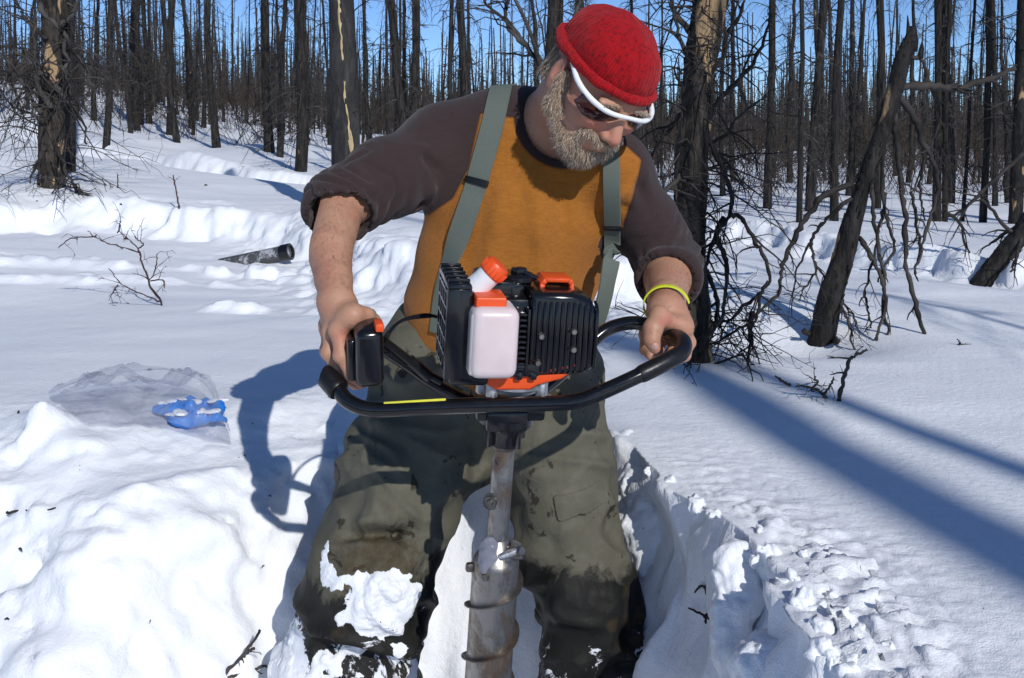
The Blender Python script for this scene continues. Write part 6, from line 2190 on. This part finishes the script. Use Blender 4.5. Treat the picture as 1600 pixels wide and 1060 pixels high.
M_GLOVE = simple("blue_rubber", (0.008, 0.20, 0.66), 0.35, 0.2, 40, 0.15)
def glove(name, uv, ang, lab, seed):
    rng = np.random.default_rng(seed)
    p = gpx(*uv); p = p + np.array([0, 0, 0.017])
    a = np.array([math.cos(ang), math.sin(ang), 0]); s = np.array([-math.sin(ang), math.cos(ang), 0])
    F = Field(p - 0.12, p + 0.12, 0.0032)
    F.add(ell(p, (0.040, 0.034, 0.020), a, s, (0, 0, 1)), 0.01)
    F.add(ell(p - a * 0.032, (0.030, 0.028, 0.012), a, s, (0, 0, 1)), 0.012)
    for k, o in enumerate((-0.026, -0.009, 0.009, 0.025)):
        q0 = p + a * 0.024 + s * o * 0.8
        q1 = q0 + a * rng.uniform(0.012, 0.026) + s * o * 0.4 + np.array([0, 0, rng.uniform(0.0, 0.018)])
        q2 = q1 + a * rng.uniform(-0.01, 0.02) + s * rng.normal(0, 0.012) + np.array([0, 0, rng.uniform(-0.012, 0.0)])
        chain(F, [q0, q1, q2], [0.0105, 0.0095, 0.008], 0.006)
    q0 = p + s * 0.022 - a * 0.01
    chain(F, [q0, q0 + s * 0.014 + a * 0.015 + np.array([0, 0, 0.008]), q0 + s * 0.012 + a * 0.032], [0.011, 0.010, 0.008], 0.006)
    V, Q = F.skin(1)
    V = V + normals(V, Q) * (0.004 * noise3(V * 45, seed) + 0.002 * noise3(V * 110, seed + 1))[:, None]
    o = tag(link(name, make_mesh(name, V, Q, None, None, M_GLOVE)), lab, "glove")
    rngs = np.random.default_rng(seed + 5)
    # snow stuck to it
    k0 = 0
    bv = BVHTree.FromPolygons([tuple(v) for v in V], [tuple(q) for q in Q])
    for k in range(9):
        x, y = p[:2] + rngs.normal(0, 0.028, 2)
        hit, nn, i, d_ = bv.ray_cast(Vector((x, y, p[2] + 0.2)), Vector((0, 0, -1)))
        if hit is None: continue
        c = np.array(hit); r = rngs.uniform(0.006, 0.013)
        F = Field(c - 0.03, c + 0.03, 0.003)
        for j in range(4): F.add(ell(c + rngs.normal(0, r * 0.7, 3) * [1, 1, 0.15], (r, r * 0.8, 0.004)), 0.003)
        v, q = F.skin(1)
        link("snow_clump", make_mesh("snow_clump", v + normals(v, q) * (0.0015 * noise3(v * 120, k))[:, None], q, None, None, M_SNOW), o)
glove("rubber_glove", (306, 668), 0.25, "crumpled blue rubber glove at the tip of the clear bag", 81)
glove("rubber_glove", (280, 654), -0.2, "blue rubber glove dusted with snow, farther into the clear bag", 84)

# ---- core tube half buried by the old trench
def core_tube():
    p1, p0 = px(451, 394, 4.72), px(345, 416, 4.82)
    root = empty("core_tube", (p0 + p1) / 2, "weathered grey tube with a black end lying half buried in the snow", "tube")
    n = NT("scuffed_tube")
    n.set(Base_Color=n.mix(n.ramp(n.noise(24, 5, 0.7, n.coord()), [(0.5, 0.0), (0.62, 1.0)]), (0.06, 0.062, 0.065), (0.40, 0.40, 0.42)), Roughness=0.6)
    mb = MB()
    mb.tube(np.array([p0, p0 + (p1 - p0) * 0.5, p1]), 0.0365, 28)
    mb.build("pipe", n.m, root)
    d = nrm(p1 - p0)
    mb = MB()
    mb.lathe([(0.0, -0.012), (0.024, -0.012), (0.028, 0.010), (0.034, 0.012), (0.0405, 0.010), (0.0405, -0.034), (0.0370, -0.036)], 32, axis_mat(p1, d))
    mb.build("end_collar", M_BLACK, root)
core_tube()

# ---- twigs standing in or lying on the snow
def snow_twig(name, lines, label, cat, r=(0.004, 0.0015), mat=None, seed=1, kids=2, klen=0.08, lying=False, depth=None):
    rng = np.random.default_rng(seed)
    b = gpx(*lines[0][0])
    root = empty(name, b, label, cat)
    for li, pts in enumerate(lines):
        mb = MB()
        if lying:
            P = np.array([gpx(*q) for q in pts]); P[:, 2] += r[0] * 0.8 + 0.003
            S = spline(P, len(pts) * 5)
            S = S + rng.normal(0, r[0] * 0.4, S.shape)
            mb.tube(S, np.linspace(r[0], r[1], len(S)), 6)
        else:
            y = b[1]
            px_branch(mb, rng, pts, y, r[0] if li == 0 else r[0] * 0.65, r[1], kids=kids, klen=klen, ydrift=0 if li == 0 else rng.uniform(-0.1, 0.1), wob=0.004)
        mb.build("stem" if li == 0 else "branch", mat or M_TWIG, root, 180)
M_SHOOT = twig_material("reddish_shoots", (0.035, 0.018, 0.018), (0.10, 0.06, 0.055))
snow_twig("bare_sapling", [[(251, 478), (238, 445), (224, 411), (214, 390), (197, 373), (184, 362)], [(217, 395), (183, 385), (160, 377), (136, 362)], [(150, 370), (112, 373), (90, 388)],
                           [(250, 473), (224, 458), (190, 443), (170, 421)], [(183, 447), (178, 455), (171, 467)], [(234, 438), (253, 438), (256, 450)], [(238, 434), (245, 411), (246, 397)], [(214, 390), (223, 383), (212, 369)], [(184, 363), (188, 352), (187, 345)]],
          "small bare reddish sapling leaning left on open snow near the left edge", "sapling", (0.0042, 0.0014), M_SHOOT, 3, 3, 0.09)
snow_twig("dead_shoot", [[(281, 330), (277, 305), (271, 274)]], "single thin shoot standing on the broken snow step at left", "twig", (0.006, 0.003), M_SHOOT, 4, 2, 0.1)
snow_twig("dead_shoot", [[(183, 295), (184, 282), (183, 270)], [(176, 293), (170, 288)]], "tiny shoot poking from smooth snow right of the flaking tree", "twig", (0.005, 0.002), M_SHOOT, 5, 1, 0.08)
snow_twig("dead_stick", [[(1315, 630), (1317, 597), (1325, 565), (1340, 555), (1357, 547)]], "forked dead stick standing upright in front of the leaning trunk", "stick", (0.0055, 0.0028), M_TWIG, 6, 3, 0.06)
snow_twig("dead_stick", [[(1291, 624), (1285, 614), (1270, 606), (1244, 603)], [(1286, 616), (1296, 604), (1303, 590)], [(1268, 606), (1278, 596), (1272, 592)]], "low branching stick lying beside the upright one", "stick", (0.0045, 0.002), M_TWIG, 7, 4, 0.05)
snow_twig("dead_stick", [[(1236, 604), (1225, 596), (1211, 587)]], "short straight stick left of the low branching one", "stick", (0.004, 0.002), M_TWIG, 8, 0, 0.05)
snow_twig("dead_stick", [[(1498, 540), (1500, 536), (1497, 530)], [(1499, 539), (1512, 539), (1526, 541)]], "tiny black twig alone on smooth snow at right", "twig", (0.003, 0.0016), M_TWIG, 9, 0, 0.05)
snow_twig("dead_branch", [[(1430, 425), (1448, 432), (1464, 433), (1480, 434)], [(1478, 433), (1480, 428)]], "short black branch lying on the snow below the right trail", "branch", (0.010, 0.006), M_TWIG, 10, 0, 0.05)
snow_twig("dead_stick", [[(10, 817), (40, 814), (62, 809), (87, 801)]], "thin black stick lying on the snow bank at lower left", "stick", (0.0028, 0.0015), M_TWIG, 11, lying=True)
snow_twig("broken_twig", [[(338, 1064), (372, 1032), (392, 1008), (406, 984)], [(352, 1058), (392, 1046), (431, 1040)], [(376, 1028), (388, 1020), (398, 1014)]], "forked grey twig at the bottom left, by the man's knee", "twig", (0.0042, 0.0022), M_TWIG_GREY, 12, 1, 0.03)

snow_twig("buried_twig", [[(1122, 970), (1108, 977), (1094, 988), (1076, 1006)], [(1122, 962), (1112, 957), (1100, 956), (1086, 962)], [(1114, 958), (1116, 970), (1117, 980)], [(1104, 979), (1102, 990)]],
          "black branching twig sticking out of the shaded trench wall", "twig", (0.0030, 0.0016), M_TWIG, 21, lying=True)

# ---- broken blocks of snow at the trench edge
def snow_block(prims, label, seed, amp=0.012):
    lo = np.min([p[0] for p in prims], 0) - 0.03; hi = np.max([p[1] for p in prims], 0) + 0.03
    F = Field(lo, hi, 0.0042)
    for p in prims: F.add(p, 0.02)
    V, Q = F.skin(1)
    N = normals(V, Q)
    V = V + N * (amp * fbm(V * 16, seed, 4) + 0.004 * np.abs(noise3(V * 70, seed + 5)))[:, None]
    tag(link("snow_block", make_mesh("snow_block", V, Q, None, None, M_SNOW)), label, "snow block")
snow_block([econe(px(1150, 872, 1.50), px(1150, 945, 1.46), 0.040, 0.026, 0.036, 0.030, (1, 0.3, 0)), econe(px(1150, 945, 1.46), px(1150, 1030, 1.43), 0.034, 0.030, 0.022, 0.020, (1, 0.3, 0)),
            econe(px(1150, 1030, 1.43), np.array([0.29, 1.42, FLOOR_Z + 0.1]), 0.022, 0.020, 0.05, 0.05, (1, 0, 0))],
           "upright sunlit slab of snow leaning against the right trench wall", 91)
snow_block([ell(px(1228, 1020, 1.30), (0.034, 0.045, 0.026)), ell(px(1190, 1046, 1.30), (0.036, 0.04, 0.030)), econe(px(1205, 1060, 1.30), np.array([0.30, 1.28, FLOOR_Z + 0.05]), 0.045, 0.05, 0.07, 0.07, (1, 0, 0))],
           "rounded broken lump of snow at the bottom right of the trench", 95)
snow_block([ell(px(1000, 800, 1.90), (0.062, 0.085, 0.085)), ell(px(1020, 850, 1.86), (0.052, 0.07, 0.09)), econe(px(1000, 830, 1.9), np.array([0.22, 1.88, FLOOR_Z + 0.05]), 0.06, 0.07, 0.09, 0.09, (1, 0, 0)), ell(px(975, 730, 2.0), (0.05, 0.06, 0.05))],
           "sunlit hump of snow filling the trench corner behind the man's left knee", 99, 0.018)
# loose clods fallen along the trench edge
def clods():
    rng = np.random.default_rng(37)
    for u, v, r in ((1046, 752, 0.022), (1092, 788, 0.026), (1118, 822, 0.018), (1200, 872, 0.030), (1232, 905, 0.024), (1262, 948, 0.030), (1288, 985, 0.022), (1302, 1030, 0.030), (1330, 1052, 0.020), (1010, 742, 0.016),
                    (1348, 985, 0.014), (1300, 930, 0.012), (1392, 1010, 0.012), (1250, 870, 0.013), (1190, 830, 0.012)):
        r = r * 0.62
        p = gpx(u, v)
        p[2] -= r * 0.1
        F = Field(p - r * 2.4, p + r * 2.4, max(0.0026, r * 0.14))
        for k in range(4):
            F.add(ell(p + rng.normal(0, r * 0.45, 3) * [1, 1, 0.5], r * rng.uniform(0.4, 1.0, 3), *np.linalg.qr(rng.normal(0, 1, (3, 3)))[0]), r * 0.12)
        V, Q = F.skin(1)
        V = V + normals(V, Q) * (r * (0.30 * fbm(V / r * 1.1, int(u), 4) - 0.25 * np.abs(noise3(V / r * 1.7, int(u) + 7))))[:, None]
        tag(link("snow_clod", make_mesh("snow_clod", V, Q, None, None, M_SNOW)), "loose clod of snow lying along the right edge of the trench", "snow clod", "snow clods along the right trench edge")
clods()
# ---- bark crumbs strewn on the snow
def crumbs():
    rng = np.random.default_rng(31)
    mb = MB()
    for k in range(32):
        if k < 16: u, v = rng.uniform(0, 560), rng.uniform(560, 1050)
        elif k < 24: u, v = rng.uniform(950, 1600), rng.uniform(560, 1050)
        else: u, v = rng.uniform(0, 480), rng.uniform(260, 420)
        p = gpx(u, v)
        s = 0.0011 * p[1] * rng.uniform(0.3, 1.9) ** 1.3
        a = rng.random() * 6.28
        d = np.array([math.cos(a), math.sin(a), rng.normal(0, 0.3)])
        mb.tube(np.array([p - d * s, p + np.array([0, 0, s * 0.5]), p + d * s * rng.uniform(0.4, 1.5)]), [s * 0.3, s * 0.55, s * 0.25], 5)
    tag(mb.build("bark_crumbs", M_TWIG, None, 180), "scattered dark crumbs of bark on the snow", "bark crumbs", kind="stuff")
crumbs()
